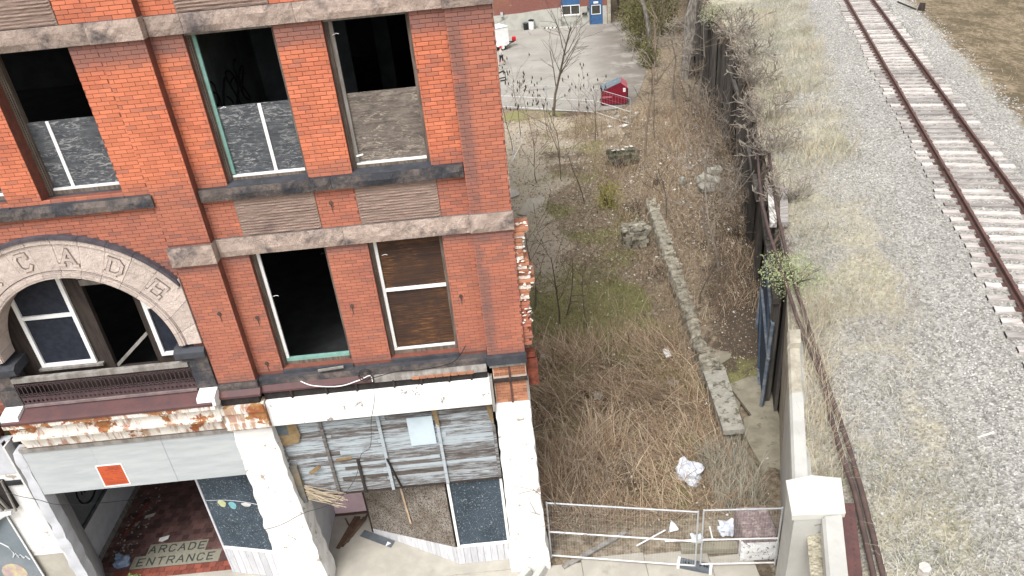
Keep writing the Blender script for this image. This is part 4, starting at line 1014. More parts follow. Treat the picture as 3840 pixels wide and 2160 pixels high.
MB().box(-.32, -.12, -.045, -.03, 4.1, 4.18).build('outlet_plate', 'steel_white', BLD)

# notices, wires and loose things on the front
NP = thing('notice_poster', (-8.73, -.03, 4.2), 'orange condemnation notice with white border on the white fascia', 'notice', world=True)
MB().prism([(-9.01, -.017, 4.51), (-8.46, -.017, 4.51), (-8.455, -.017, 3.91), (-9.02, -.017, 3.90)], (0, -.004, 0)).build('paper', 'white', NP)
MB().prism([(-8.985, -.0212, 4.48), (-8.485, -.0212, 4.48), (-8.48, -.0212, 3.94), (-8.99, -.0212, 3.93)], (0, -.002, 0)).build('orange_sheet', simple('orange_paper', g3(.44, .085, .033), g3(.40, .078, .03), 4), NP)
m = MB()
for i, (z, segs, h) in enumerate([(4.42, [(.42, .52), (.55, .70), (.72, .90)], .012), (4.39, [(.40, .55), (.57, .70), (.74, .92)], .012), (4.355, [(.28, .38), (.41, .47), (.50, .56), (.59, .63), (.67, .95)], .016), (4.305, [(.10, .16), (.45, .60), (.64, .76), (.78, .86)], .009), (4.25, [(.10, .18), (.30, .38), (.52, .60), (.63, .72), (.82, .93)], .010), (4.13, [(.08, .42), (.58, .92)], .006), (4.09, [(.08, .42), (.6, .9)], .008), (4.04, [(.08, .9)], .005), (4.005, [(.10, .5), (.52, .94)], .008), (3.98, [(.1, .92)], .008)]):
    for a, b in segs: m.box(-8.985 + .5 * a, -8.985 + .5 * b, -.0245, -.0233, z, z + h)
m.build('print', simple('notice_ink', g3(.22, .04, .03)), NP)
def wire(name, pts, r, mat, label):
    P = [Vector(p) for p in pts]; Q = []
    for i in range(len(P) - 1):
        p0, p1, p2, p3 = P[max(i - 1, 0)], P[i], P[i + 1], P[min(i + 2, len(P) - 1)]
        for t in np.linspace(0, 1, 6, endpoint=False):
            Q.append(.5 * ((2 * p1) + (p2 - p0) * t + (2 * p0 - 5 * p1 + 4 * p2 - p3) * t * t + (3 * p1 - p0 - 3 * p2 + p3) * t ** 3))
    Q.append(P[-1]); o = MB().tube(Q, r, 5).build(name, mat); tag(o, label, 'wire'); return o
wire('wire', [(-2.9, -.05, 6.10), (-2.95, -.16, 5.6), (-3.1, -.17, 5.1), (-3.25, -.14, 4.4), (-3.5, -.1, 4.15), (-3.75, -.1, 3.5), (-4.3, -.12, 2.9), (-5.0, -.2, 2.75), (-5.6, -.2, 2.45), (-6.3, -.2, 2.3)], .006, 'black', 'thin black wire hanging across the plank transom to the blue board')
wire('wire', [(-11.6, .1, 4.33), (-11.0, .0, 3.95), (-10.5, -.06, 3.78), (-9.9, -.08, 3.55), (-9.0, .9, 2.6), (-8.7, 2.0, 1.7)], .006, 'black', 'thin black wire drooping past the narrow pier into the arcade')
wire('wire', [(-4.35, .05, 6.09), (-4.1, -.02, 6.0), (-3.6, -.05, 5.95), (-3.2, -.02, 6.02), (-2.97, .02, 6.08), (-2.92, -.08, 6.0)], .010, 'white', 'white cord sagging over the maroon shop flashing')
wire('wire_coil', [(-3.05 + .12 * math.cos(a), .03 - .01 * a, 6.14 + .11 * math.sin(a)) for a in np.linspace(0, 12, 18)] + [(-2.4, .0, 6.13), (-1.9, .02, 6.10), (-1.3, .0, 6.22), (-1.02, .1, 6.5)], .009, 'black', 'black wire coiled on the ledge between the two second-floor windows')
o = MB().beam((-3.95, .02, 6.325), (-3.45, .06, 6.33), .05, .03).build('loose_stick', 'wood_grey'); tag(o, 'short grey stick lying on the sill of the open window', 'stick')
# rubbish in the doorways
PILE = [((-4.68, 2.12), (-5.02, 1.12), .10), ((-4.60, 2.10), (-4.92, 1.16), .08), ((-4.56, 2.0), (-4.80, 1.28), .06), ((-4.46, 2.05), (-4.86, 1.22), .05), ((-4.95, 2.05), (-4.66, 1.5), .035), ((-4.40, 1.98), (-4.72, 1.42), .045), ((-4.36, 2.1), (-4.62, 1.62), .04)]
NM = ['wide', 'long', 'middle', 'thin', 'crosswise', 'short', 'rear']
for i, (a, b, w_) in enumerate(PILE):
    o = MB().beam((a[0], a[1], .05 + i * .012), (b[0], b[1], .05 + i * .006), w_, .022).build('broken_board', 'wood_brown')
    tag(o, NM[i] + ' broken brown board in the heap before the pink shop door', 'board', 'broken boards in the shop doorway')
o = MB().prism([(-4.40, 1.63, .045), (-3.58, 1.17, .045), (-3.66, .98, .045), (-4.5, 1.45, .045)], (0, 0, .015)).build('grey_board', 'foot'); tag(o, 'dark grey board lying on the shop doorway floor', 'board')
o = MB().prism([(-3.76, 1.17, .063), (-3.66, 1.10, .063), (-3.80, 1.03, .063)], (0, 0, .004)).build('paper_scrap', 'white'); tag(o, 'pale triangular scrap on the dark grey board', 'scrap')
def crumple(name, c, r, seed, mat, label, cat, amp=.5, flat=.6):
    m = MB(); m.rock((0, 0, 0), (2 * r, 2 * r, 2 * r * flat), seed, amp, 4)
    m.v = [tuple(Vector(v) * (1 + .22 * noise.noise(Vector(v) * 4 / r * .5 + Vector((seed, 0, 0))) + .12 * noise.noise(Vector(v) * 3 / r + Vector((0, seed, 0)))) + Vector((0, 0, r * flat * .8))) for v in m.v]
    o = m.build(name, mat); o.location = c; tag(o, label, cat); return o
crumple('blue_rag', (-10.55, 1.35, .04), .16, 3, simple('blue_cloth', g3(.17, .24, .36), g3(.25, .30, .38), 6), 'crumpled blue plastic against the arcade side wall', 'rag')
o = MB().prism([(-9.86, 2.05, .05), (-9.62, 2.12, .05), (-9.62, 2.0, .05), (-9.75, 1.92, .05), (-9.85, 1.95, .05)], (0, 0, .008)).build('paper_scrap', 'white'); tag(o, 'torn white scrap on the tiles above the word ARCADE', 'scrap')
o = MB().prism([(-10.55, 2.9, .05), (-10.3, 2.98, .05), (-10.32, 2.86, .05), (-10.55, 2.8, .05)], (0, 0, .008)).build('paper_scrap', 'rubble_white'); tag(o, 'pale scrap on the tiles halfway into the arcade', 'scrap')
o = MB().beam((-10.9, 2.2, .07), (-10.6, 3.4, .07), .06, .03).build('rusty_bar', 'red_iron'); tag(o, 'rusty bar lying along the arcade side wall', 'bar')
V = MB()
for i in range(90):
    V.rock((rng.uniform(-11.0, -10.35), rng.uniform(1.5, 4.0), .05), (rng.uniform(.02, .11), rng.uniform(.02, .08), rng.uniform(.02, .05)), i, .3, 1)
tag(V.build('floor_grit', 'rubble'), 'grey grit and dust along the arcade wall', 'grit', kind='stuff')

# ------------------------------------------------------------------ temporary fence on the sidewalk
def fence_panel(name, a, b, h, label, group=None, mid=.93, bend=0, gap=.06, r=.021, wr=.0016, wire_h=.19):
    a, b = Vector(a), Vector(b); L = (b - a).length; ang = math.atan2(b.y - a.y, b.x - a.x)
    t = thing(name, a, label, 'fence panel', group, ang); dz = b.z - a.z
    f = lambda u, z: (u * L, 0, z + dz * u)
    for u in (0, 1): MB().tube([f(u, .02), f(u, h + (.03 if u else .02))], r, 8).build('post', 'steel', t)
    for z, m in ((h, 'steel'), (mid, 'steel_white'), (.11, 'steel_white')): MB().tube([f(0, z), f(1, z)], r * .95, 8).build('rail', m, t)
    m = MB(); n = int(L / gap)
    for i in range(1, n): u = i / n; m.tube([f(u, .11), f(u, h)], wr, 3, False)
    z = .11 + wire_h
    while z < h - .05: m.tube([(0, -.004, z), (L, -.004, z + dz)], wr, 3, False); z += wire_h
    tag(m.build('wire_mesh', 'steel', t), kind='stuff'); return t
fence_panel('temporary_fence', (.30, .21, 0), (3.60, -.49, 0), 1.88, 'temporary wire fence panel beside the white corner column')
fence_panel('temporary_fence', (3.73, -.46, 0), (5.42, -.62, 0), 1.88, 'temporary wire fence panel running to the concrete abutment', wr=.0014)
ft = thing('rubber_base', (3.60, -.45, 0), 'grey rubber fence foot with white ends on the sidewalk', 'fence foot', rz=R(-21))
MB().prism([(-.36, -.115, .01), (.36, -.115, .01), (.36, .115, .01), (-.36, .115, .01)], (0, 0, .10)).build('block', 'foot', ft)
for x in (-.365, .365): MB().prism([(x - .03, -.12, .0), (x + .03, -.12, .0), (x + .03, .12, .0), (x - .03, .12, .0)], (0, 0, .125)).build('end_cap', 'white', ft)
for x in (-.22, -.13, .13, .22, .28): MB().cyl((x, .0, .109), .028, .004, 8).build('socket', 'black', ft)
cl = MB().box(-.07, .07, -.03, .03, .88, .95).build('fence_clamp', 'steel'); cl.location = (3.665, -.475, 0); tag(cl, 'steel clamp joining the two sidewalk fence panels', 'clamp')
# stone block by the abutment
sb = thing('stone_block', (5.15, .05, 0), 'squat stone block half painted white behind the fence', 'stone block', rz=R(-4))
m = MB(); P8 = [(-.42, -.36), (-.36, -.44), (.36, -.44), (.42, -.36), (.40, .40), (.34, .46), (-.34, .46), (-.40, .40)]
L8 = [[(x * k_, y * k_, z) for x, y in P8] for k_, z in ((1, -.05), (1.0, .3), (.99, .66), (.96, .76), (.86, .82))]
for r_ in L8: m.v += r_
for a in range(4):
    for q in range(8): m.f.append((a * 8 + q, a * 8 + (q + 1) % 8, (a + 1) * 8 + (q + 1) % 8, (a + 1) * 8 + q))
m.f.append(tuple(32 + q for q in range(8)))
m.build('stone', simple('reddish_granite', g3(.27, .205, .20), g3(.16, .125, .125), 12, bump=.6, c=g3(.36, .30, .28), cs=9, cl=.52, ch=.62), sb)
m = MB(); rough_block(m, -.44, .42, -.475, -.30, .0, .56, .03, 6, .04); m.build('painted_face', simple('flaking_white_on_stone', g3(.74, .74, .73), g3(.66, .66, .65), 5, c=g3(.10, .085, .085), cs=13, cl=.56, ch=.60, bump=.4), sb)

# ------------------------------------------------------------------ boards, bags and slabs lying near the fence
def piece(name, a, b, w_, h, mat, label, cat, group=None):
    o = MB().beam(a, b, w_, h).build(name, mat); tag(o, label, cat, group); return o
piece('plank', (.55, -.10, .03), (2.2, .72, .06), .11, .05, 'wood_grey', 'long grey plank lying aslant under the fence by the white column', 'plank')
piece('white_stick', (2.38, .28, .06), (3.15, .58, .16), .03, .02, 'white', 'slim white stick lying slantwise behind the fence', 'stick')
piece('white_stick', (3.08, .32, .07), (4.27, .24, .07), .035, .02, 'white', 'long white strip lying level behind the fence foot', 'stick')
piece('white_stick', (4.22, .24, .06), (4.25, .62, .08), .03, .02, 'white', 'short white upright strip behind the right-hand fence panel', 'stick')
piece('stone_kerb', (3.4, .06, .05), (4.78, -.04, .05), .22, .16, 'concrete_old', 'mossy concrete kerb beside the half painted stone block', 'kerb')
o = MB().prism([(3.22, .58, .06), (3.48, .62, .07), (3.42, .74, .12), (3.33, .80, .20)], (.01, .02, .02)).build('bent_sheet', 'bag'); tag(o, 'bent pale blue sheet standing in the weeds behind the fence', 'sheet')
crumple('white_rag', (4.62, .45, .05), .17, 8, 'bag', 'crumpled white rag left of the half painted stone block', 'rag', .6, .7)
crumple('white_rag', (3.85, .28, .03), .13, 12, 'bag', 'flattened blue white plastic behind the fence clamp', 'rag', .6, .35)
bg_ = crumple('plastic_bag', (4.18, 2.42, gh(4.18, 2.42) - .03), .30, 21, 'bag', 'large white plastic bag slumped in the dead stalks', 'bag', .5, .8)
crumple('plastic_bag', (2.35, 6.4, gh(2.35, 6.4)), .14, 31, 'rubble_white', 'crumpled whitish bag in the middle of the flattened stalks', 'bag', .6, .5)
crumple('plastic_bag', (.85, 9.0, gh(.85, 9.0)), .11, 33, 'bag', 'small blue white bag near the rusty iron bracket', 'bag', .6, .6)
def slab(name, pts, z0, th, mat, label, cat, tilt=0):
    zs = [gh(x, y) + z0 + tilt * i for i, (x, y) in enumerate(pts)]
    zc = sum(zs) / len(zs) if not tilt else None
    o = MB().prism([(x, y, (zc if zc is not None else z)) for (x, y), z in zip(pts, zs)], (0, 0, th)).build(name, mat); tag(o, label, cat); return o
slab('concrete_slab', [(6.36, 6.06), (7.30, 6.40), (7.6, 6.1), (7.35, 4.4), (7.0, 3.0), (6.4, 1.3), (5.95, 1.7), (6.2, 2.6), (6.15, 3.2), (6.14, 3.8), (6.32, 4.46), (6.60, 4.56)], -.02, .10, 'concrete_old', 'large cracked mossy slab along the foot of the abutment', 'slab')
slab('concrete_slab', [(5.92, 5.95), (6.30, 5.98), (6.53, 5.32), (6.24, 4.7), (6.0, 3.6), (5.72, 3.5)], -.06, .10, 'concrete_old', 'narrow mossy slab between foundation wall and large slab', 'slab')
slab('concrete_slab', [(6.10, 7.85), (6.98, 7.70), (6.75, 7.1), (6.05, 6.62)], -.02, .12, 'concrete_old', 'triangular mossy slab beside the dark soil', 'slab')
slab('concrete_slab', [(5.6, 3.2), (6.0, 3.3), (6.1, 2.4), (5.95, 1.2), (5.55, 1.2)], -.09, .09, 'concrete_old', 'sunken slab at the near end of the foundation wall', 'slab')
slab('plywood_sheet', [(1.30, 24.45), (2.22, 24.25), (1.72, 22.0), (.68, 22.55)], .06, .03, simple('sandy_board', g3(.36, .33, .27), g3(.31, .285, .235), 2), 'flat sandy board lying near the brick corner', 'board')
slab('plywood_sheet', [(.2, 26.5), (.75, 26.0), (.9, 25.3), (.45, 25.0), (.15, 25.2)], .06, .04, 'concrete', 'small pale board half hidden by the brick corner', 'board')
slab('white_tile', [(8.35, 36.9), (8.75, 37.25), (9.05, 36.95), (8.6, 36.6)], .04, .03, 'white', 'white square board at the end of the back fence', 'board')
slab('paper_scrap', [(7.55, 37.0), (7.75, 37.2), (7.9, 36.95), (7.7, 36.85)], .04, .02, 'white', 'white scrap left of the white square board', 'scrap')
slab('grey_tile', [(4.55, 6.55), (4.75, 6.75), (5.0, 6.6), (4.75, 6.35)], .08, .03, 'concrete', 'small grey tile by the foundation wall', 'tile')
slab('paper_scrap', [(4.90, 8.65), (5.12, 8.65), (5.12, 8.2), (4.92, 8.15)], .10, .01, 'white', 'white paper sheet by the foundation wall', 'scrap')
for i, (x, y, sx, lab) in enumerate([(10.95, 23.4, .8, 'rearmost grey cut stone in the heap by the dark wall'), (10.1, 22.3, .85, 'leftmost grey cut stone in the heap by the dark wall'), (10.55, 21.8, .6, 'rightmost grey cut stone in the heap by the dark wall'), (9.9, 21.15, .9, 'nearest grey cut stone in the heap by the dark wall'), (9.15, 22.9, .45, 'small grey stone left of the cut stone heap')]):
    m = MB(); m.rock((0, 0, .12), (sx, sx * .75, .45), i * 5 + 2, .12, 3); o = m.build('cut_stone', simple('grey_green_stone', g3(.31, .31, .265), g3(.22, .22, .19), 5, bump=.3) if i == 0 else bpy.data.materials['grey_green_stone']); o.location = (x, y, gh(x, y) + .12); o.rotation_euler = (R(8 * i % 13), R(-6), i); tag(o, lab, 'stone', 'cut stones by the dark wall')
ty = thing('tyre', (8.17, 23.95, gh(8.17, 23.95)), 'black tyre lying on the brown bank', 'tyre')
m = MB(); m.tube([(math.cos(a) * .22, math.sin(a) * .22, .1) for a in np.linspace(0, 2 * math.pi, 17)], .085, 8, False); m.build('tread', 'tyre', ty); MB().cyl((0, 0, .06), .15, .05, 12).build('rim', 'black', ty)
o = MB().cyl((0, 0, 0), .22, .42, 12, .26).build('black_bucket', 'black'); o.location = (6.7, 28.5, gh(6.7, 28.5) + .15); o.rotation_euler = (R(70), 0, R(70)); tag(o, 'black bucket lying by the dark stone culvert', 'bucket')
# rubble heap near the dumpster: single stones
RX = sorted(9.3 + rng.gauss(0, .75) for _ in range(9)); RL = ['leftmost', 'second from left', 'third from left', 'fourth from left', 'middle', 'fourth from right', 'third from right', 'second from right', 'rightmost']
for i in range(9):
    x, y = RX[i] + 0 * rng.gauss(0, .75), 39.3 + rng.gauss(0, .55); sx = rng.uniform(.18, .5)
    m = MB(); m.rock((0, 0, sx * .2), (sx, sx * rng.uniform(.5, .9), sx * .5), 100 + i, .2, 2); o = m.build('rubble_stone', 'rubble_white' if i % 3 else 'rubble'); o.location = (x, y, gh(x, y)); tag(o, RL[i] + ' broken stone in the rubble heap beside the dumpster', 'stone', 'rubble beside the dumpster')

# ------------------------------------------------------------------ old foundation wall in the yard: every stone laid singly
FW = thing('foundation_wall', (5.3, 3.5, 0), 'long low ruined stone foundation wall running up the yard', 'wall', world=True)
def fwx(y): return 5.42 + (y - 3.5) * .088 if y < 20 else 6.87 + (y - 20) * .11
def wall_run(y0, y1, seed):
    """a length of mortared rubble wall: uneven top, coursed left face"""
    mb = MB(); ny = max(3, int((y1 - y0) / .11)); cs = []
    for j in range(ny + 1):
        y = y0 + (y1 - y0) * j / ny; e = .0 if 0 < j < ny else .02; base = gz(y)
        top = base + .56 - .010 * (y - 6); row = []
        for q, (u, z) in enumerate([(.03, -.9), (.02, -.55), (.0, -.50), (-.01, -.30), (.02, -.26), (-.01, -.20), (.02, -.05), (.06, .0), (.24, .02), (.42, .015), (.58, .0), (.70, -.05), (.74, -.4)]):
            k_ = Vector((y * 2.6 + seed, q * 1.3, seed)); d = .075 * noise.noise(k_) + .05 * noise.noise(k_ * 2.7)
            row.append((fwx(y) + u + (d if q < 7 else 0), y + (e if j == 0 else -e), top + z + (d * 1.3 if 6 < q < 12 else d * .4)))
        cs.append(row)
    n = len(cs[0])
    for r_ in cs: mb.v += r_
    for j in range(ny):
        for q in range(n - 1): a = j * n + q; mb.f.append((a, a + 1, a + n + 1, a + n))
    mb.f.append(tuple(range(n))[::-1]); mb.f.append(tuple(ny * n + q for q in range(n)))
    return mb.build('wall_run', 'mossy_stone', FW)
y = 6.2; i = 0
while y < 22:
    L = rng.uniform(.9, 1.9); wall_run(y, y + L, i * 3.7); y += L; i += 1
for i in range(46):
    y = rng.uniform(6.3, 21.5); m = MB(); sz = rng.uniform(.10, .26)
    m.rock((fwx(y) + rng.uniform(.05, .65), y, gz(y) + .56 - .010 * (y - 6) + .02), (sz, sz * rng.uniform(.6, 1.2), sz * .45), 300 + i, .2, 3, .95); m.build('wall_stone', 'mossy_stone', FW)
MB().prism([(fwx(3.5) + .05, 3.5, -1), (fwx(3.5) + .5, 3.5, -1), (fwx(20) + .5, 20, -1.8), (fwx(20) + .05, 20, -1.8)], (0, 0, 1.25)).build('wall_core', 'mossy_stone', FW)
cp = MB().prism([(5.40, 3.42, .56), (5.98, 3.40, .56), (6.28, 6.15, .50), (5.60, 6.2, .50)], (0, 0, -.16)).build('cap_slab', simple('lichened_cap', g3(.34, .33, .285), g3(.25, .24, .205), 4, c=g3(.11, .105, .08), cs=4.5, cl=.50, ch=.60, bump=.5), FW)
# stub of cross wall and dark culvert mouth
CS = thing('stone_stub', (5.3, 17.2, gz(17)), 'coursed stone stub jutting from the foundation wall', 'wall', world=True)
for j in range(4):
    for i in range(3):
        MB().obox((5.30 + i * .34 + (.10 if j % 2 else 0), 17.6, gz(17.6) + .10 + j * .19), (.33 + rng.uniform(-.02, .02), .85, .175), (rng.uniform(-.03, .03), rng.uniform(-.03, .03), rng.uniform(-.06, .06))).build('wall_stone', 'mossy_stone', CS)
for i in range(8):
    m = MB(); m.rock((5.3 + (i % 4) * .28 + rng.uniform(-.1, .1), 17.4 + (i // 4) * .45, gz(17) + .80), (.34, .36, .16), 60 + i, .2, 3, .95); m.build('wall_stone', 'mossy_stone', CS)
CU = thing('stone_culvert', (7.2, 29, gz(29)), 'dark mossy stone ledge with white scraps in the yard', 'wall', world=True)
MT['dark_stone'] = simple('dark_mossy_stone', g3(.12, .115, .08), g3(.07, .068, .05), 5, bump=.5, vary=(.7, 1.4))
for i in range(12):
    MB().obox((6.6 + (i % 4) * .42 + rng.uniform(-.08, .08), 28.7 + (i // 4) * .38, gz(29) + .22 + .20 * (i // 4) + rng.uniform(-.05, .05)), (.40, .42, .24), (rng.uniform(-.15, .15), rng.uniform(-.15, .15), rng.uniform(-.4, .4))).build('wall_stone', 'dark_stone', CU)
for i in range(5): MB().obox((6.7 + i * .28, 29.4 + rng.uniform(-.2, .3), gz(29) + .78), (.22, .14, .03), (rng.uniform(-.2, .2), 0, rng.uniform(0, 3))).build('white_scrap', 'rubble_white', CU)

# ------------------------------------------------------------------ retaining wall of the railway
RW = thing('retaining_wall', (9, 12, 0), 'dark creosoted plank retaining wall below the railway weeds', 'retaining wall', world=True)
y = 4.6; i = 0
mb = MB()
yy = 4.6
while yy < 60:
    x, x2 = wall_x(yy), wall_x(yy + 1.5)
    mb.add([(x + .16, yy, -4), (x2 + .16, yy + 1.5, -4), (x2 + .16, yy + 1.5, 4.12), (x + .16, yy, 4.12)], [(0, 3, 2, 1)]); yy += 1.5
mb.build('soil_backing', simple('black_soil_face', g3(.022, .019, .016), g3(.04, .034, .028), 4, bump=.5), RW)
while y < 58:
    L = rng.uniform(.5, 1.1) * (1 if y < 30 else 1.6); x, x2 = wall_x(y), wall_x(y + L)
    zt = 4.05 + rng.uniform(-.15, .22); zb = gh(x - .3, y) - .2 if rng.random() < .55 or y < 9 else gh(x, y) + rng.uniform(.4, 1.6)
    d = rng.uniform(-.16, .06) * (1.6 if y > 14 else 1)
    MB().prism([(x + d, y + .02, zb + rng.uniform(0, .3)), (x2 + d, y + L - .02, zb), (x2 + d + .02, y + L - .02, zt), (x + d + .02, y + .02, zt + rng.uniform(-.1, .1))], (.09, -.01, 0)).build('wall_plank', 'plank_dark', RW)
    y += L; i += 1
for y in np.arange(5.2, 56, 3.1):
    x = wall_x(y) - .15; MB().box(x - .11, x + .07, y - .1, y + .1, gh(x, y) - .3, 3.9 + rng.uniform(-.3, .4)).build('wall_post', 'plank_dark', RW)
for y0, y1, z in ((12.5, 17.5, 3.2), (23, 30, 3.3), (5, 12.4, 3.6)):
    MB().beam((wall_x(y0) - .22, y0, z), (wall_x(y1) - .2, y1, z), .16, .22).build('wall_waler', 'plank_dark', RW)
# blue steel gate leaf standing against the wall
BG = thing('steel_gate', (7.6, 6.2, -.2), 'dark blue steel gate leaf leaning on the plank wall', 'gate', world=True)
def og(y, z, out=0): return (wall_x(y) - .22 - .10 * (2.0 - z) * .3 - out, y, z)
MB().prism([og(4.9, -.1), og(8.3, .15), og(8.5, 3.1), og(5.0, 2.8)], (.04, 0, 0)).build('sheet', 'blue', BG)
for a, b in ((og(4.9, -.1, .03), og(5.0, 2.8, .03)), (og(5.0, 2.8, .03), og(8.5, 3.1, .03)), (og(8.3, .15, .03), og(8.5, 3.1, .03)), (og(4.9, -.1, .03), og(8.3, .15, .03)), (og(4.9, 1.7, .03), og(8.4, 1.95, .03))): MB().beam(a, b, .09, .07).build('frame_bar', simple('pale_worn_blue', g3(.16, .18, .20), g3(.07, .09, .12), 5) if 'pale_worn_blue' not in bpy.data.materials else bpy.data.materials['pale_worn_blue'], BG)
for a, b in ((og(5.0, 1.7, .03), og(6.8, 2.9, .03)), (og(6.6, .1, .03), og(8.4, 1.9, .03))): MB().beam(a, b, .06, .05).build('brace', 'blue', BG)

# ------------------------------------------------------------------ concrete bridge abutment: pier, parapets, wing wall
AB = thing('bridge_abutment', (5, -2.6, 0), 'pale concrete bridge abutment with capped pier and long parapet', 'abutment', world=True)
PT = 4.6
pr = [(4.58, -2.40), (5.50, -2.47), (5.25, -3.22), (4.40, -3.16)]
MB().prism([(x + (.03 if i in (0, 3) else -.03), y, -.2) for i, (x, y) in enumerate(pr)], (0, 0, PT - .1 + .2)).build('pier', 'concrete_pale', AB)
cx_, cy_ = sum(p[0] for p in pr) / 4, sum(p[1] for p in pr) / 4
gr = lambda k, z: [(cx_ + (x - cx_) * k, cy_ + (y - cy_) * k, z) for x, y in pr]
m = MB(); a = gr(1.03, PT - .13); b = gr(1.05, PT); c = gr(.05, PT + .22)
ridge = [(4.95, -2.43, PT + .10), (4.52, -2.9, PT + .05)]
m.add(a + b + [(4.99, -2.44, PT + .13)], [(0, 1, 5, 4), (1, 2, 6, 5), (2, 3, 7, 6), (3, 0, 4, 7), (3, 2, 1, 0), (7, 8, 6), (6, 8, 5), (5, 8, 4), (4, 8, 7)]); m.build('pier_cap', simple('smooth_cap_concrete', g3(.52, .515, .475), g3(.48, .475, .435), 2), AB)
def parapet(y0, y1, w_, zt, mat, nm='parapet', xo=0.0):
    xa, xb = 4.86 + (y0 + 2.3) * .352 + xo, 4.86 + (y1 + 2.3) * .352 + xo
    return MB().prism([(xa - w_ / 2, y0, zt - .3), (xa - w_ / 2, y0, zt - .06), (xa - w_ / 2 + .05, y0, zt), (xa + w_ / 2, y0, zt), (xa + w_ / 2, y0, zt - .3)], (xb - xa, y1 - y0, 0)).build(nm, mat, AB)
parapet(-2.38, .05, .28, PT - .06, 'concrete_pale'); parapet(.05, 1.62, .27, PT - .10, 'concrete_stain'); parapet(1.63, 2.15, .30, PT + .03, 'concrete_stain', 'end_block')
parapet(-5.2, -3.24, .33, PT - .03, 'concrete_pale', 'parapet', .51)
for y0, y1 in ((-2.35, -.5), (-.49, 2.2), (2.21, 4.8)):
    xa, xb = 5.02 + (y0 + 2.3) * .352, 5.02 + (y1 + 2.3) * .352
    MB().prism([(xa, y0, -.6), (xa + .4, y0, -.6), (xa + .1, y0, PT - .37 - (.3 if y0 > 2 else 0)), (xa - .2, y0, PT - .37 - (.3 if y0 > 2 else 0))], (xb - xa, y1 - y0, 0)).build('wing_wall', 'concrete_stain' if y0 > 0 else 'concrete_pale', AB)
for i in range(5): MB().tube([(4.55 + .1 * q + .012 * ((q * 7 + i) % 3), -3.21, PT - .25 - i * .19 - .02 * ((q * 5 + i) % 3)) for q in range(2 + i % 3, 7)], .004, 3).build('crack', 'crack', AB)
GI = thing('steel_girder', (5.2, -3.6, 4.4), 'rust brown riveted bridge girder beside the abutment pier', 'girder', world=True)
MB().prism([(5.33, -2.92, 4.47), (5.56, -2.95, 4.47), (4.75, -5.2, 4.47), (4.50, -5.17, 4.47)], (0, 0, .025)).build('flange', 'girder', GI)
MB().prism([(5.43, -2.95, 4.46), (5.46, -2.95, 4.46), (4.64, -5.2, 4.46), (4.61, -5.2, 4.46)], (0, 0, -.9)).build('web', 'girder', GI)
for i in range(22):
    t = i / 22; MB().cyl((5.46 - .81 * t, -2.99 - 2.2 * t, 4.495), .014, .010, 6).build('rivet', 'rust_dark', GI)
def pipe(name, pts, r, label):
    o = MB().tube(pts, r, 9).build(name, 'rust_dark', None, True); tag(o, label, 'pipe', 'pipes along the embankment edge')
pipe('rusty_pipe', [(4.95, -5.4, 4.36), (5.24, -4.39, 4.40), (5.70, -2.67, 4.45), (5.86, -1.8, 4.45), (6.14, -.55, 4.45), (6.43, .46, 4.45), (6.79, 2.84, 4.45), (6.98, 3.8, 4.46), (7.27, 5.3, 4.48), (7.66, 7.25, 4.48), (8.1, 9.1, 4.46), (8.8, 11.5, 4.45), (9.6, 14, 4.36)], .048, 'rusty pipe nearer the wall edge, left of the two on the embankment')
pipe('rusty_pipe', [(5.15, -5.4, 4.36), (5.42, -4.28, 4.40), (5.82, -2.68, 4.45), (6.11, -1.46, 4.45), (6.44, .22, 4.45), (6.88, 2.3, 4.45), (7.19, 3.75, 4.45), (7.73, 6.1, 4.45), (8.46, 8.86, 4.45), (9.14, 11.15, 4.43), (9.9, 13.6, 4.36)], .05, 'rusty pipe farther from the wall edge, right of the two on the embankment')
for i, (a, b, w_) in enumerate((((8.85, 10.5), (8.05, 8.0), .2), ((9.3, 10.55), (8.36, 7.95), .24))):
    o = MB().beam((a[0], a[1], 4.36), (b[0], b[1], 4.36), w_, .16).build('old_sleeper', 'tie' if i else simple('white_flaked_sleeper', g3(.6, .58, .55), g3(.10, .09, .08), 5, stretch=(3, .5, 1))); tag(o, ('whitish flaking' if not i else 'grey weathered') + ' old sleeper lying beside the rusty pipes', 'sleeper')
piece('driftwood', (8.45, -1.72, 4.52), (8.80, -1.64, 4.53), .035, .02, 'rubble_white', 'pale splinter of wood on the grey ballast', 'wood')
piece('old_timber', (6.35, -4.9, 4.42), (7.6, -4.72, 4.44), .16, .10, 'tie', 'weathered timber lying at the lower edge of the embankment', 'timber')
st = MB(); st.tube([(0, 0, 0), (0, 0, .32)], [.11, .09], 7); o = st.build('timber_stump', 'tie'); o.location = (6.05, -4.35, 4.25); o.rotation_euler = (R(10), R(-8), 0); tag(o, 'split timber stump at the lower edge of the embankment', 'stump')

# ------------------------------------------------------------------ railway track
TK = thing('railway_track', (TC.x, TC.y, 4.6), 'single railway track with rusty rails on weathered sleepers', 'railway track', rz=-R(18.0))
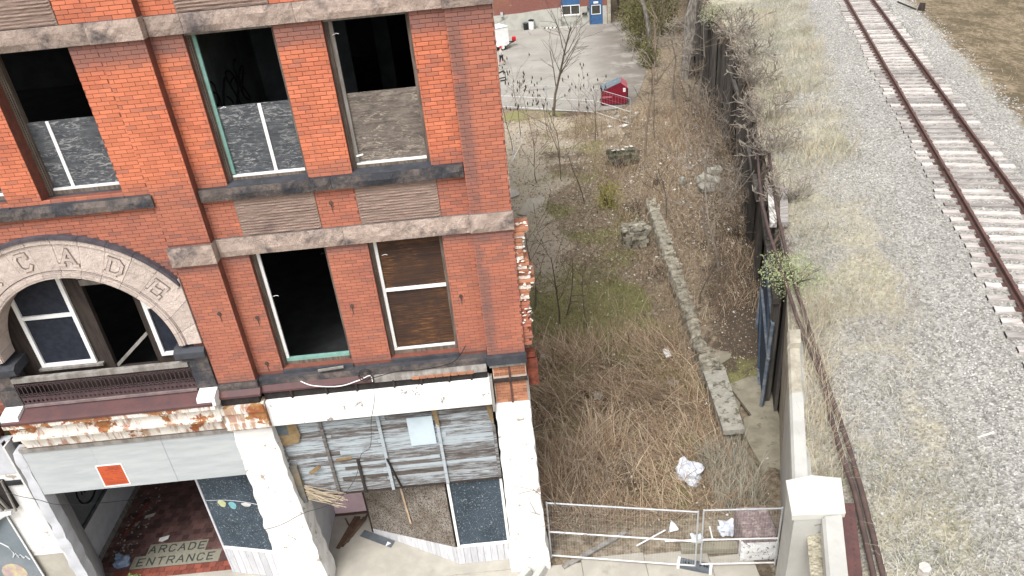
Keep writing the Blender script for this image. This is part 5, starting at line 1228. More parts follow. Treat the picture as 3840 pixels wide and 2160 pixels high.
# local axes: +y along the track
def rail_mesh(y0, y1, x):
    prof = [(-.07, .0), (.07, .0), (.07, .012), (.012, .03), (.010, .125), (.036, .135), (.036, .165), (-.036, .165), (-.036, .135), (-.010, .125), (-.012, .03), (-.07, .012)]
    return MB().prism([(x + a, y0, .13 + b) for a, b in prof[::-1]], (0, y1 - y0, 0))
for x in (-.75, .75): rail_mesh(-14, 90, x).build('rail', 'rust', TK)
m0 = MB(); m0.box(-1.3, 1.3, -.115, .115, -.05, .118)
me = bpy.data.meshes.new('sleeper'); me.from_pydata(m0.v, [], m0.f); me.materials.append(MT['tie'])
mp = MB(); mp.box(-.17, .17, -.09, .09, .0, .016); 
for q in ((-.11, -.05), (.11, .05), (-.11, .05), (.11, -.05)): mp.box(q[0] - .02, q[0] + .02, q[1] - .015, q[1] + .015, .016, .04)
mpm = bpy.data.meshes.new('tie_plate'); mpm.from_pydata(mp.v, [], mp.f); mpm.materials.append(MT['rust'])
y = -10; i = 0
while y < 62:
    o = bpy.data.objects.new('sleeper', me); link(o, TK); o.location = (rng.uniform(-.07, .07), y, rng.uniform(-.012, .006)); o.rotation_euler = (0, 0, rng.uniform(-.02, .02)); o.scale = (rng.uniform(.97, 1.04), rng.uniform(.85, 1.08), 1)
    e = MB().box(-1.309, -1.302, -.105, .105, -.05, .112).build('end_grain', 'tie_dark', o)
    for x in (-.75, .75):
        p = bpy.data.objects.new('tie_plate', mpm); link(p, o); p.location = (x - o.location.x, 0, .119)
    y += .53 + rng.uniform(-.05, .05); i += 1
for x, yj in ((-.75, 3.0), (.75, 8.2), (-.75, 15), (.75, 20.5)): MB().box(x - .05, x + .05, yj - .4, yj + .4, .17, .25).build('joint_bar', 'rust_dark', TK)

# ------------------------------------------------------------------ the building behind the lot
def by(x): return 74.25 - .17 * x
BB = thing('workshop_building', (6, by(6), gz(73)), 'brick workshop with grey parged base and blue door behind the lot', 'building', world=True)
bd_ = Vector((1, -.17, 0)).normalized(); bnn = Vector((-.17, -1, 0)).normalized()
def ob(x, z, out=0): return (x + bnn.x * out, by(x) + bnn.y * out, gz(73) + z)
ZB = gz(73)
def bwall(x0, x1, z0, z1, th=.4, out=0): return MB().prism([ob(x0, z0, out), ob(x1, z0, out), ob(x1, z1, out), ob(x0, z1, out)], -bnn * th)
k = NT('red_brown_common_brick'); bt = k.n.new('ShaderNodeTexBrick'); bt.inputs['Scale'].default_value = 1.0
mp_ = k.n.new('ShaderNodeMapping'); mp_.inputs['Rotation'].default_value = (R(90), 0, 0); k.link(k.pos, mp_.inputs['Vector']); k.link(mp_.outputs[0], bt.inputs['Vector'])
bt.inputs['Brick Width'].default_value = .21; bt.inputs['Row Height'].default_value = .07; bt.inputs['Mortar Size'].default_value = .008
bt.inputs['Color1'].default_value = g3(.21, .075, .055); bt.inputs['Color2'].default_value = g3(.15, .055, .05); bt.inputs['Mortar'].default_value = g3(.20, .12, .10)
cc = k.mix(k.math('MULTIPLY', k.step(k.noise(.35, 5), .45, .65), .6), bt.outputs['Color'], g3(.25, .12, .07)); cc = k.mix(k.step(k.noise(3, 6, .7), .64, .70), cc, g3(.36, .25, .21))
MT['back_brick'] = k.done(cc, .95)
for a, b, z0, z1 in ((-30, 8.35, 0, 8.5), (8.35, 10.35, 0, 1.15), (8.35, 10.35, 3.05, 8.5), (10.35, 11.35, 0, 8.5), (11.35, 12.75, 2.6, 8.5), (12.75, 13.6, 0, 8.5)): bwall(a, b, z0, z1).build('wall', 'back_brick', BB)
MB().prism([ob(13.6, 0), ob(13.6, 8.5), (ob(13.6, 8.5)[0] + 3, ob(13.6, 0)[1] + 18, ZB + 8.5), (ob(13.6, 0)[0] + 3, ob(13.6, 0)[1] + 18, ZB)], (-.4, 0, 0)).build('wall', 'back_brick', BB)
bwall(-30, 14, 8.5, 8.8, 16, .2).build('roof', 'archcap', BB)
top = [(-30, 1.6), (1.5, 1.65), (4, 1.75), (6.2, 1.95), (8.3, 2.05)]
MB().prism([ob(-30, -.3, .06), ob(8.33, -.3, .06)] + [ob(x, z, .06) for x, z in top[::-1]], -bnn * .05).build('parging', 'parge', BB)
bwall(8.36, 10.34, -.3, 1.1, .05, .055).build('parging', 'parge', BB); bwall(10.36, 11.34, -.3, 2.0, .05, .06).build('parging', 'parge', BB); bwall(12.77, 13.25, -.3, 1.95, .05, .05).build('parging', 'parge', BB)
bwall(13.27, 13.62, -.3, 8.5, .2, .10).build('corner_pilaster', 'concrete_stain', BB)
wn_ = bwall(8.37, 10.33, 2.22, 3.03, .05, -.05).build('window', 'back_blue', BB)
for a, b in ((8.45, 9.33), (9.41, 10.27)): bwall(a, b, 1.26, 2.14, .02, -.12).build('pane', 'glass', wn_)
for a, b, z0, z1 in ((8.37, 8.45, 1.16, 2.22), (9.33, 9.41, 1.26, 2.14), (10.27, 10.33, 1.16, 2.22), (8.45, 10.27, 1.16, 1.26), (8.45, 10.27, 2.14, 2.22)): bwall(a, b, z0, z1, .06, -.05).build('frame', 'white', wn_)
bwall(8.3, 10.4, 1.06, 1.15, .2, .1).build('window_sill', 'concrete_pale', BB)
dr = bwall(11.50, 12.62, .02, 2.1, .05, -.08).build('door', 'back_blue', BB)
bwall(11.62, 12.50, 1.15, 2.0, .02, -.055).build('pane', 'glass', dr)
for a, b, z0, z1 in ((11.56, 11.63, 1.08, 2.06), (12.49, 12.56, 1.08, 2.06), (11.63, 12.49, 1.08, 1.15), (11.63, 12.49, 2.0, 2.06)): bwall(a, b, z0, z1, .04, -.045).build('pane_frame', 'white', dr)
for a, b, z0, z1 in ((11.36, 11.50, .0, 2.59), (12.62, 12.74, .0, 2.59), (11.5, 12.62, 2.1, 2.59)): bwall(a, b, z0, z1, .12, -.02).build('door_frame', 'back_blue', BB)
bwall(11.82, 12.32, 2.22, 2.42, .02, .0).build('name_plate', 'white', BB)
bwall(11.4, 12.7, -.12, .02, .3, .3).build('door_step', 'wood_brown', BB)
m = MB(); m.obox(ob(10.85, 1.28, .2), (.5, .25, .2), (0, 0, R(-9.6))); m.build('meter_box', 'black', BB); MB().obox(ob(11.22, 1.75, .12), (.14, .12, .5), (0, 0, R(-9.6))).build('letter_box', 'black', BB)
m = MB(); m.obox(ob(1.9, 1.75, .15), (.28, .2, .45), (0, 0, R(-9.6))); m.build('wall_lamp', 'steel', BB)
# wheel stops and bins along its foot
for i, (x0, x1, lab) in enumerate(((6.35, 7.75, 'black and white striped wheel stop at the foot of the workshop'), (7.95, 10.0, 'plain concrete wheel stop below the blue workshop window'))):
    ws = thing('wheel_stop', (x0, by(x0) - .55, gz(73) + .04), lab, 'wheel stop', rz=R(-9.6)); L = x1 - x0
    MB().prism([(0, -.08, 0), (0, -.05, .11), (0, .05, .11), (0, .08, 0)], (L, 0, 0)).build('bar', 'black' if i == 0 else 'concrete_pale', ws)
    if i == 0:
        for q in range(3): MB().prism([(.18 + q * .43, -.084, .0), (.18 + q * .43, -.054, .114), (.18 + q * .43, .054, .114), (.18 + q * .43, .084, 0)], (.22, 0, 0)).build('stripe', 'white', ws)
b1 = thing('waste_bin', (4.38, 73.05, gz(73) + .04), 'low black bin beside the white barrel', 'bin'); MB().cyl((0, 0, 0), .24, .72, 14, .28).build('drum', 'black', b1); MB().tube([(math.cos(a) * .27, math.sin(a) * .27, .72) for a in np.linspace(0, 6.283, 15)], .025, 6, False).build('rim', 'foot', b1)
b2 = thing('barrel', (5.0, 72.95, gz(73) + .04), 'white barrel with black bag at the workshop wall', 'barrel'); MB().tube([(0, 0, 0), (0, 0, .1), (0, 0, .85), (0, 0, .92)], [.27, .30, .31, .28], 16).build('drum', 'white', b2)
for z in (.3, .6): MB().tube([(math.cos(a) * .31, math.sin(a) * .31, z) for a in np.linspace(0, 6.283, 17)], .012, 5, False).build('hoop', 'steel_white', b2)
m = MB(); m.rock((0, 0, .95), (.62, .6, .2), 4, .4, 3); m.build('bin_bag', 'black', b2)

# ------------------------------------------------------------------ enclosed trailer, person, dumpster, back fence
tr = thing('cargo_trailer', (2.15, 64.45, gz(64) + .05), 'white enclosed cargo trailer parked behind the brick corner', 'trailer', rz=R(28))
# local: +x to the tongue, box runs to -x, near side at y = 0
m = MB(); m.box(-3.2, 0, 0, 1.75, .42, 2.15); m.build('body', 'white', tr)
MB().box(-3.24, .03, -.03, 1.78, 2.15, 2.19).build('roof', 'white', tr)
for x0, x1, y0, y1 in ((-3.23, .02, -.025, .015), (-3.23, .02, 1.735, 1.775)): MB().box(x0, x1, y0, y1, 2.10, 2.148).build('edge_trim', 'steel', tr)
MB().box(-3.2, .02, -.02, 1.77, .34, .42).build('chassis', 'black', tr)
MB().prism([(-1.35, -.24, .42), (-1.25, -.24, .82), (-.45, -.24, .82), (-.35, -.24, .42)], (0, .24, 0)).build('mudguard', 'white', tr)
for x in (-.85,):
    wv = MB(); wv.tube([(x, -.21, .31), (x, -.02, .31)], .31, 18); w_ = wv.build('wheel', 'tyre', tr); MB().tube([(x, -.225, .31), (x, -.2, .31)], .19, 14).build('rim', 'white', w_)
m = MB(); m.beam((0, .25, .38), (1.1, .87, .40), .08); m.beam((0, 1.5, .38), (1.1, .87, .40), .08); m.build('tongue', 'black', tr)
m = MB(); m.rock((0, 0, 0), (.42, .42, .45), 3, .1, 3); o = m.build('red_fuel_can', 'red_bright'); o.location = (2.70, 65.72, gz(64) + .05 + .44 + .20); tag(o, 'bright red cover on the trailer tongue', 'cover')

def skin(name, verts, edges, rad, mat, parent, root=0):
    me = bpy.data.meshes.new(name); me.from_pydata(verts, edges, []); me.materials.append(MT[mat])
    o = bpy.data.objects.new(name, me); link(o, parent)
    md = o.modifiers.new('skin', 'SKIN'); md.use_smooth_shade = True
    for i, r in enumerate(rad):
        sv = me.skin_vertices[0].data[i]; sv.radius = (r, r) if not isinstance(r, tuple) else r; sv.use_root = (i == root)
    ss = o.modifiers.new('sub', 'SUBSURF'); ss.levels = 1; ss.render_levels = 1; return o
ps = thing('person', (1.12, 57.7, gz(57.7) + .05), 'person in red cap, pale jacket and dark trousers walking by the trailer', 'person', rz=R(15))
ps.scale = (.95, .95, .95)
V = [(0, 0, .95), (0, 0, 1.18), (0, 0, 1.42), (0, 0, 1.54), (.01, -.01, 1.68), (.02, 0, 1.78),      # 0-5 pelvis to crown
     (.10, .02, .92), (.16, .05, .50), (.22, .06, .09), (.34, .07, .04),                              # front leg
     (-.10, -.02, .92), (-.14, -.04, .50), (-.30, -.05, .12), (-.22, -.05, .03),                      # rear leg
     (.0, .20, 1.42), (-.06, .25, 1.15), (.10, .27, .93), (.13, .27, .84),                            # arm
     (.0, -.20, 1.42), (.08, -.25, 1.15), (.24, -.24, .98), (.29, -.24, .91)]
E_ = [(0, 1), (1, 2), (2, 3), (3, 4), (4, 5), (0, 6), (6, 7), (7, 8), (8, 9), (0, 10), (10, 11), (11, 12), (12, 13), (2, 14), (14, 15), (15, 16), (16, 17), (2, 18), (18, 19), (19, 20), (20, 21)]
rad = [.13, .12, .14, .055, .10, .07, .085, .06, .042, .035, .085, .06, .042, .035, .06, .045, .035, .03, .06, .045, .035, .03]
n0 = len(V)
for h, (hx, hy, hz) in ((17, V[17]), (21, V[21])):
    for q in range(4): V.append((hx + .02 + .012 * q, hy - .03 + .02 * q, hz - .075 - .008 * (q in (1, 2)))); E_.append((h, len(V) - 1)); rad.append(.010)
    V.append((hx + .05, hy, hz - .03)); E_.append((h, len(V) - 1)); rad.append(.011)
skin('body', V, E_, rad, 'skin', ps)
skin('jacket', [(0, 0, .93), (0, 0, 1.18), (0, 0, 1.43), (0, .20, 1.42), (-.06, .25, 1.15), (.09, .27, .95), (0, -.20, 1.42), (.08, -.25, 1.15), (.22, -.24, 1.0)], [(0, 1), (1, 2), (2, 3), (3, 4), (4, 5), (2, 6), (6, 7), (7, 8)], [.16, .15, .165, .085, .068, .055, .085, .068, .055], 'jacket', ps)
skin('trousers', [(0, 0, .95), (.10, .02, .90), (.16, .05, .50), (.18, .055, .36), (-.10, -.02, .90), (-.14, -.04, .50), (-.18, -.045, .38)], [(0, 1), (1, 2), (2, 3), (0, 4), (4, 5), (5, 6)], [.14, .10, .085, .08, .10, .085, .08], 'trousers', ps)
skin('leg_covers', [(.16, .05, .52), (.19, .055, .36), (-.14, -.04, .52), (-.19, -.045, .38), ], [(0, 1), (2, 3)][:1], [.10, .09, .1, .09], 'red_bright', ps)
skin('shoe', [(.20, .06, .05), (.36, .07, .04)], [(0, 1)], [.055, .045], 'leather', ps); skin('shoe', [(-.32, -.05, .09), (-.20, -.05, .03)], [(0, 1)], [.055, .045], 'leather', ps)
m = MB(); m.rock((.01, 0, 1.76), (.25, .21, .16), 2, .05, 3); m.prism([(.08, -.09, 1.73), (.25, -.06, 1.71), (.25, .06, 1.71), (.08, .09, 1.73)], (0, 0, .015)); m.build('cap', 'red_bright', ps)

dp = thing('dumpster', (7.93, 42.05, gz(42) + .05), 'dark red dumpster with sloping grey lid in the back lot', 'dumpster', rz=R(-9))
prof = [(0, .10), (1.88, .10), (1.92, 1.28), (1.46, 1.66), (0.02, 1.08)]
MB().prism([(x, 0, z) for x, z in prof], (0, 1.5, 0)).build('body', 'red', dp)
for y0 in (.02, .77): 
    MB().prism([(-.06, y0, 1.07), (1.46, y0, 1.675), (1.46, y0, 1.73), (-.06, y0, 1.125)], (0, .71, 0)).build('lid', 'lid', dp)
    for t in (.2, .5, .8): MB().prism([(-.02 + 1.4 * 0, y0 + .71 * t - .02, 1.14), (1.4, y0 + .71 * t - .02, 1.715), (1.4, y0 + .71 * t - .02, 1.745), (-.02, y0 + .71 * t - .02, 1.165)], (0, .05, 0)).build('lid_rib', 'lid', dp)
MB().prism([(1.48, -.01, 1.67), (1.95, -.01, 1.28), (1.95, -.01, 1.25), (1.46, -.01, 1.63)], (0, 1.52, 0)).build('back_plate', 'red_pale', dp)
MB().box(.10, .80, -.06, -.002, .58, .70).build('fork_pocket', 'red_pale', dp); MB().box(1.62, 1.80, -.008, -.003, .98, 1.26).build('label_sheet', 'white', dp); MB().box(1.65, 1.77, -.011, -.009, 1.10, 1.13).build('label_print', 'black', dp)
MB().box(1.90, 1.99, .02, .2, .2, 1.2).build('side_post', 'black', dp)
for x in (.12, 1.76):
    for y0 in (.1, 1.4): MB().box(x - .06, x + .06, y0 - .05, y0 + .05, 0, .10).build('foot', 'black', dp)

F1 = fence_panel('temporary_fence', (.2, 44.4, gz(44.4) + .05), (3.9, 42.3, gz(42.3) + .05), 1.83, 'wire fence panel across the back lot, nearest the brick building', 'fence panels across the back lot', .93, 0, .3, .022, .004, .4)
fence_panel('temporary_fence', (3.95, 42.27, gz(42.2) + .05), (7.22, 40.4, gz(40.4) + .05), 1.83, 'wire fence panel across the back lot, ending before the dumpster', 'fence panels across the back lot', .93, 0, .3, .022, .004, .4)
fence_panel('temporary_fence', (7.32, 40.3, gz(40.3) + .05), (9.15, 37.0, gz(37) + .02), 1.83, 'wire fence panel angled towards the camera beside the dumpster', 'fence panels across the back lot', .93, 0, .3, .022, .004, .4)
m = MB(); m.tube([(.75, 31.2, gz(31) + .1), (1.25, 31.6, gz(31) + 1.9)], .03, 6); m.tube([(.75, 31.2, gz(31) + .1), (1.4, 32.3, gz(31) + .7), (1.7, 32.6, gz(31) + 1.9)], .022, 6); o = m.build('bent_fence_frame', 'steel_white'); tag(o, 'bent white fence tube leaning at the brick corner', 'fence frame')
m = MB(); bz = gz(52); m.tube([(.62, 52.0, bz + .75), (1.12, 52.1, bz + .9), (1.22, 52.1, bz + .75), (1.25, 52.1, bz + .15), (1.1, 52.1, bz + .08), (.62, 52.0, bz + .08)], .07, 8); m.tube([(.62, 52, bz + .3), (1.2, 52.1, bz + .35)], .05, 6); o = m.build('black_pipe_frame', 'black'); tag(o, 'bent black pipe frame standing at the brick corner in the lot', 'pipe frame')

# ------------------------------------------------------------------ trees and shrubs
def tree(name, base, h, seed, r0, label, bark='bark', nl=3, spread=.55, kids=(4, 4, 4), lean=(0, 0), first=.3, group=None, twr=.45, cat='tree', seeds=False, stems=1, stem_spread=.0, crook=.12, minr=.006, droop=0.0):
    r = random.Random(seed); t = thing(name, base, label, cat, group); T, Wg, S = MB(), MB(), MB(); tips = []
    def go(p, d, L, rad, lev):
        n = 4 if lev < 2 else 3; P = [Vector(p)]; dd_ = Vector(d)
        for i in range(n):
            dd_ = (dd_ + Vector((r.gauss(0, crook), r.gauss(0, crook), r.gauss(0, crook * .5) + .04 - droop * (lev > 0)))).normalized(); P.append(P[-1] + dd_ * L / n)
        R_ = [max(minr, rad * (1 - .62 * i / n)) for i in range(n + 1)]
        (T if lev == 0 else Wg).tube(P, R_, 7 if lev == 0 else (4 if lev == 1 else 3), lev == 0)
        if lev >= nl: tips.append(P[-1]); return
        for q in range(kids[lev]):
            u = first + (1 - first) * (q + r.uniform(.2, .9)) / kids[lev] if lev == 0 else r.uniform(.25, 1.0)
            u = min(u, .98); k_ = min(n - 1, int(u * n)); f = u * n - k_; pp = P[k_].lerp(P[k_ + 1], f); ax = (P[k_ + 1] - P[k_]).normalized()
            a = r.uniform(0, 6.283); side = Vector((math.cos(a), math.sin(a), .15)); side = (side - ax * side.dot(ax)).normalized()
            nd = (ax * (1 - spread * .8) + side * spread * r.uniform(.8, 1.25)).normalized()
            go(pp, nd, L * r.uniform(.38, .62) * (1.15 - .45 * u if lev == 0 else 1), R_[k_] * twr, lev + 1)
    for s_ in range(stems):
        a = s_ / stems * 6.283 + r.uniform(0, 1); d = Vector((lean[0] + stem_spread * math.cos(a), lean[1] + stem_spread * math.sin(a), 1)).normalized()
        go(Vector((.05 * math.cos(a), .05 * math.sin(a), -.15)), d, h * (1 if stems == 1 else r.uniform(.75, 1.05)), r0, 0)
    T.build('trunk', bark, t); Wg.build('crown', bark, t)
    if seeds:
        for p in tips:
            if r.random() < .75: S.tube([p, p + Vector((r.uniform(-.03, .03), r.uniform(-.03, .03), .10)), p + Vector((0, 0, .24))], [.02, .045, .008], 5)
        tag(S.build('seed_heads', 'seed', t), kind='stuff')
    return t
def at(x, y): return (x, y, gh(x, y))
tree('bare_tree', at(4.2, 41.0), 7.2, 1, .11, 'tall slim bare tree at the back fence in front of the lot', nl=2, kids=(11, 5), spread=.42, first=.3, minr=.012)
tree('bare_tree', at(8.55, 29.3), 8.2, 2, .075, 'slender bare sapling left of the dark culvert stones, tallest on the bank', nl=2, kids=(10, 4), spread=.55, first=.45, bark='twig', minr=.010)
SAP = [(3.64, 30.9, 3.6, 'bare sapling midway along the back of the yard'), (6.2, 33.8, 3.2, 'thin bare sapling near the white square board'), (3.3, 27.2, 3.6, 'dark forked sapling behind the flat sandy board'), (1.95, 27.3, 2.6, 'small dark sapling nearest the flat sandy board'), (4.15, 23.2, 3.2, 'pale straight sapling left of the yellow shrub'), (1.6, 11.2, 3.4, 'dark sapling over the green grass by the brick corner'), (1.9, 11.9, 2.8, 'second dark sapling over the green grass'), (.75, 12.4, 3.8, 'thin sapling close against the brick corner'), (2.6, 10.6, 2.6, 'short dark sapling at the edge of the flattened stalks'), (9.9, 33, 4.0, 'bare sapling on the bank below the pale branching tree'), (11.0, 27.0, 3.6, 'bare sapling by the plank wall above the stone heap'), (7.4, 19.0, 2.6, 'short sapling beside the middle of the foundation wall'), (6.6, 10.5, 2.4, 'short sapling right of the foundation wall near the dark soil'), (10.3, 18.6, 3.0, 'leaning sapling below the stone heap'), (12.2, 36.0, 4.4, 'bare sapling left of the pale branching tree')]
for i, (x, y, h, lab) in enumerate(SAP): tree('bare_sapling', at(x, y), h, 30 + i, .035, lab, 'bark' if i % 2 else 'twig', 2, .55, (6, 3), first=.3, group='saplings in the yard', minr=.009)
SUM = [(.9, 33.0, 4.2, 'sumac with dark seed heads nearest the brick corner'), (2.4, 34.5, 3.6, 'sumac with dark seed heads left of the tall slim tree'), (5.2, 36.0, 3.3, 'sumac with dark seed heads right of the tall slim tree'), (3.4, 36.5, 2.6, 'low sumac with dark seed heads under the tall slim tree'), (6.6, 35.2, 2.9, 'sumac with dark seed heads nearest the dumpster'), (1.6, 36.5, 4.0, 'sumac with dark seed heads before the left back fence')]
for i, (x, y, h, lab) in enumerate(SUM): tree('sumac', at(x, y), h, 60 + i, .03, lab, 'twig', 2, .5, (6, 4), first=.4, group='sumacs along the back fence', seeds=True, minr=.006)
tree('branching_tree', at(8.2, 14.6), 4.6, 81, .045, 'wide-branched bare shrub beside the foundation wall', 'bark_pale', 3, .75, (6, 4, 3), first=.15, minr=.010, crook=.2)
tree('branching_tree', at(7.95, 12.6), 4.4, 82, .05, 'tallest bare shrub between foundation wall and hanging planks', 'bark_pale', 3, .7, (6, 4, 3), first=.25, minr=.010, crook=.18)
tree('branching_tree', at(14.4, 39.6), 6.6, 83, .085, 'pale crooked bare tree at the far end of the plank wall', 'bark_pale', 3, .85, (6, 5, 4), first=.3, minr=.016, crook=.22)
tree('branching_tree', at(13.2, 42.0), 6.2, 84, .085, 'second pale crooked bare tree, nearer the lot', 'bark_pale', 3, .9, (6, 5, 4), first=.3, minr=.016, crook=.24)
tree('stem_shrub', at(1.30, .62), 2.9, 85, .022, 'many-stemmed leafless shrub behind the sidewalk fence', 'twig', 2, .4, (4, 3), first=.35, stems=7, stem_spread=.30, minr=.006, cat='shrub')
tree('old_tree', (15.5, 47.4, gz(47) - .1), 17, 90, .46, 'thick grey trunk with vines at the end of the lot', 'bark_dark', 2, .6, (8, 5), first=.5, minr=.02, twr=.35)
tree('old_tree', (16.3, 50.6, gz(50) - .1), 17, 91, .38, 'thick dark trunk behind the vine-clad trunk', 'bark_dark', 2, .6, (8, 5), first=.5, minr=.02, twr=.35)
tree('old_tree', (14.6, 55.5, gz(55) - .1), 15, 92, .22, 'slimmer grey trunk among the olive shrubs', 'bark_dark', 2, .6, (8, 5), first=.4, minr=.02, twr=.35)
o = MB().tube([(0, 0, -.2), (.02, 0, .25), (.05, .02, .55)], [.30, .24, .20], 9).build('charred_stump', 'wood_dark'); o.location = (26.0, 33.5, bank_z(26.0, 33.5)); o.scale = (.8, .8, .8); tag(o, 'dark stump in the brown grass beyond the track', 'stump')
piece('fallen_branch', (25.3, 35.0, bank_z(25.3, 35) + .2), (25.8, 33.7, bank_z(25.8, 33.7) + .05), .08, .07, 'wood_dark', 'dark fallen branch beside the stump beyond the track', 'branch')
for i in range(7):
    x, y = 15.5 + i * 1.7 + rng.uniform(-.6, .6), 73 + rng.uniform(-4, 8)
    tree('wood_tree', (x, y, gz(75)), rng.uniform(7, 10), 110 + i, .16, ['leftmost', 'second', 'third', 'fourth', 'fifth', 'sixth', 'rightmost'][i] + ' bare tree in the dark thicket beside the workshop', 'bark', 3, .7, (8, 5, 4), first=.12, group='trees in the thicket beside the workshop', minr=.02, twr=.4)

def strips(P, H, az, lean, W, segs=2, arc=1.6, faz=None):
    N = len(P); t = np.linspace(0, 1, segs + 1); ca, sa = np.cos(az), np.sin(az)
    fa = faz if faz is not None else nr.uniform(0, 2 * np.pi, N)
    sx, sy = np.cos(fa) * W / 2, np.sin(fa) * W / 2
    V = np.zeros((N, segs + 1, 2, 3))
    for i, u in enumerate(t):
        ho = lean * H * u ** arc; zz = H * np.sqrt(np.maximum(.02, 1 - lean ** 2)) * (u - .25 * lean * u * u)
        w_ = 1 - .75 * u
        for k, sg in enumerate((-1, 1)):
            V[:, i, k, 0] = P[:, 0] + ca * ho + sg * sx * w_; V[:, i, k, 1] = P[:, 1] + sa * ho + sg * sy * w_; V[:, i, k, 2] = P[:, 2] + zz
    V = V.reshape(-1, 3); n = (segs + 1) * 2
    f = np.array([[2 * i, 2 * i + 1, 2 * i + 3, 2 * i + 2] for i in range(segs)])
    F = (np.arange(N)[:, None, None] * n + f[None]).reshape(-1, 4); return V, F
def zyard(xy): return np.array([gh(x, y) for x, y in xy])
def zbank(xy): return np.array([bank_z(x, y) for x, y in xy])
def pts3(xy, zf, dz=0.0): return np.column_stack([xy, zf(xy) + dz])
def leafcloud(name, c, rad, N, size, mat, parent, shell=.35, seed=0):
    g = np.random.default_rng(seed); d = g.normal(size=(N, 3)); d /= np.linalg.norm(d, axis=1)[:, None]
    rr = (shell + (1 - shell) * g.random(N) ** .6)[:, None]
    lump = np.array([1 + .45 * noise.noise(Vector(v) * 2.3 + Vector((seed, 0, 0))) for v in d])[:, None]
    P = np.array(c) + d * rr * lump * np.array(rad)
    a = g.normal(size=(N, 3)); a /= np.linalg.norm(a, axis=1)[:, None]; b = np.cross(a, g.normal(size=(N, 3))); b /= np.linalg.norm(b, axis=1)[:, None]
    s = size * g.uniform(.5, 1.2, N)[:, None]
    V = np.stack([P - a * s, P + b * s * .5, P + a * s, P - b * s * .5], 1).reshape(-1, 3); F = np.arange(4 * N).reshape(-1, 4)
    return np_mesh(name, V, F, mat, parent)
def shrub(name, base, rad, N, size, mat, label, seed, stem='twig', lift=.6):
    t = thing(name, base, label, 'shrub'); o = leafcloud('crown', (0, 0, rad[2] * lift), rad, N, size, mat, t, .2, seed)
    m = MB(); r = random.Random(seed)
    for i in range(9):
        a = r.uniform(0, 6.3); m.tube([(0, 0, -.1), (math.cos(a) * rad[0] * .35, math.sin(a) * rad[1] * .35, rad[2] * .6), (math.cos(a) * rad[0] * .75, math.sin(a) * rad[1] * .75, rad[2] * 1.25)], [.03, .02, .008], 4)
    m.build('stem', stem, t); return t
shrub('green_shrub', (7.45, 4.9, 4.15), (.85, 1.15, .5), 3000, .028, 'leaf_pale', 'fresh green shrub over the pipes at the wall edge', 5)
shrub('green_shrub', (14.9, 38.4, 4.0), (.9, 1.5, .8), 1500, .06, 'straw_green', 'green shrub at the far end of the wall top', 6)
shrub('yellow_shrub', at(5.3, 22.3), (.75, .75, 1.0), 1300, .05, 'leaf_yellow', 'yellow green shrub in the middle of the yard', 7)
shrub('olive_shrub', (13.6, 52.2, gz(52)), (1.0, 1.2, 1.5), 2200, .09, 'leaf_olive', 'low olive bush beside the lot edge', 8)
shrub('olive_shrub', (13.9, 58.5, gz(58)), (1.3, 1.7, 4.2), 3800, .10, 'leaf_olive', 'tall olive evergreen left of the thick trunks', 9)
shrub('olive_shrub', (17.3, 64, gz(60)), (2.0, 2.4, 5.2), 4800, .12, 'leaf_olive', 'tall olive evergreen behind the thick trunks', 10)
shrub('olive_shrub', (15.4, 68, gz(68)), (1.8, 2.0, 3.6), 3600, .12, 'leaf_olive', 'olive evergreen at the edge of the thicket', 12)
shrub('olive_shrub', (18.6, 54, 1.5), (1.2, 2.2, 3.0), 2800, .11, 'leaf_olive', 'olive vines over the far end of the plank wall', 13)
shrub('grass_tuft', (-10.05, .70, .03), (.22, .16, .16), 380, .035, 'leaf_green', 'small green weed at the arcade threshold', 14)

for i, (x, y, rz, lab) in enumerate(((-.42, -.30, .45, 'pale concrete kerb block tipped against the corner column, left one'), (.02, -.34, .55, 'pale concrete kerb block beside the corner column, right one'))):
    o = MB().prism([(0, -.11, 0), (0, -.07, .17), (0, .07, .17), (0, .11, 0)], (.9, 0, 0)).build('kerb_block', 'concrete_pale'); o.location = (x - .45, y - .5, .01); o.rotation_euler = (0, 0, R(48 + 8 * i)); tag(o, lab, 'kerb block')
for i, (yb, off, h, lab) in enumerate(((15.5, -.5, 2.4, 'tangled bare brush under the hanging planks'), (19.5, -.6, 2.6, 'tangled bare brush at the wall beside the stone heap'), (23.5, -.5, 2.8, 'tangled bare brush behind the stone heap'), (27.5, -.7, 2.6, 'tangled bare brush at the middle of the plank wall'), (31.5, -.6, 3.2, 'tangled bare brush on the upper bank by the wall'), (35.5, -.8, 3.2, 'tangled bare brush below the green wall-top shrub'), (41, -1.2, 3.4, 'tangled bare brush at the foot of the thick trunks'))):
    x = wall_x(yb) + off; tree('brush', at(x, yb), h, 200 + i, .022, lab, 'bark_pale' if i % 2 else 'twig', 2, .7, (5, 4), first=.15, stems=7, stem_spread=.55, minr=.010, cat='brush', crook=.22, group='brush along the plank wall')
for i, (yb, off, h, lab) in enumerate(((9.8, .35, 1.1, 'dry bush on the wall top above the blue gate'), (14, .3, 1.4, 'dry bush on the wall top where the pipes vanish'), (18, .3, 1.5, 'dry grey bush on the wall top above the stone heap'), (22.5, .35, 1.7, 'dry grey bush midway along the wall top'), (27, .3, 1.8, 'dry grey bush on the farther wall top'), (32, .4, 1.9, 'dry grey bush near the green wall-top shrub'))):
    x = wall_x(yb) + off; tree('brush', (x, yb, bank_z(x, yb) - .05), h, 230 + i, .014, lab, 'bark_pale', 2, .7, (5, 4), first=.1, stems=9, stem_spread=.8, minr=.008 + .0004 * yb, cat='brush', crook=.2, group='brush on the wall top')
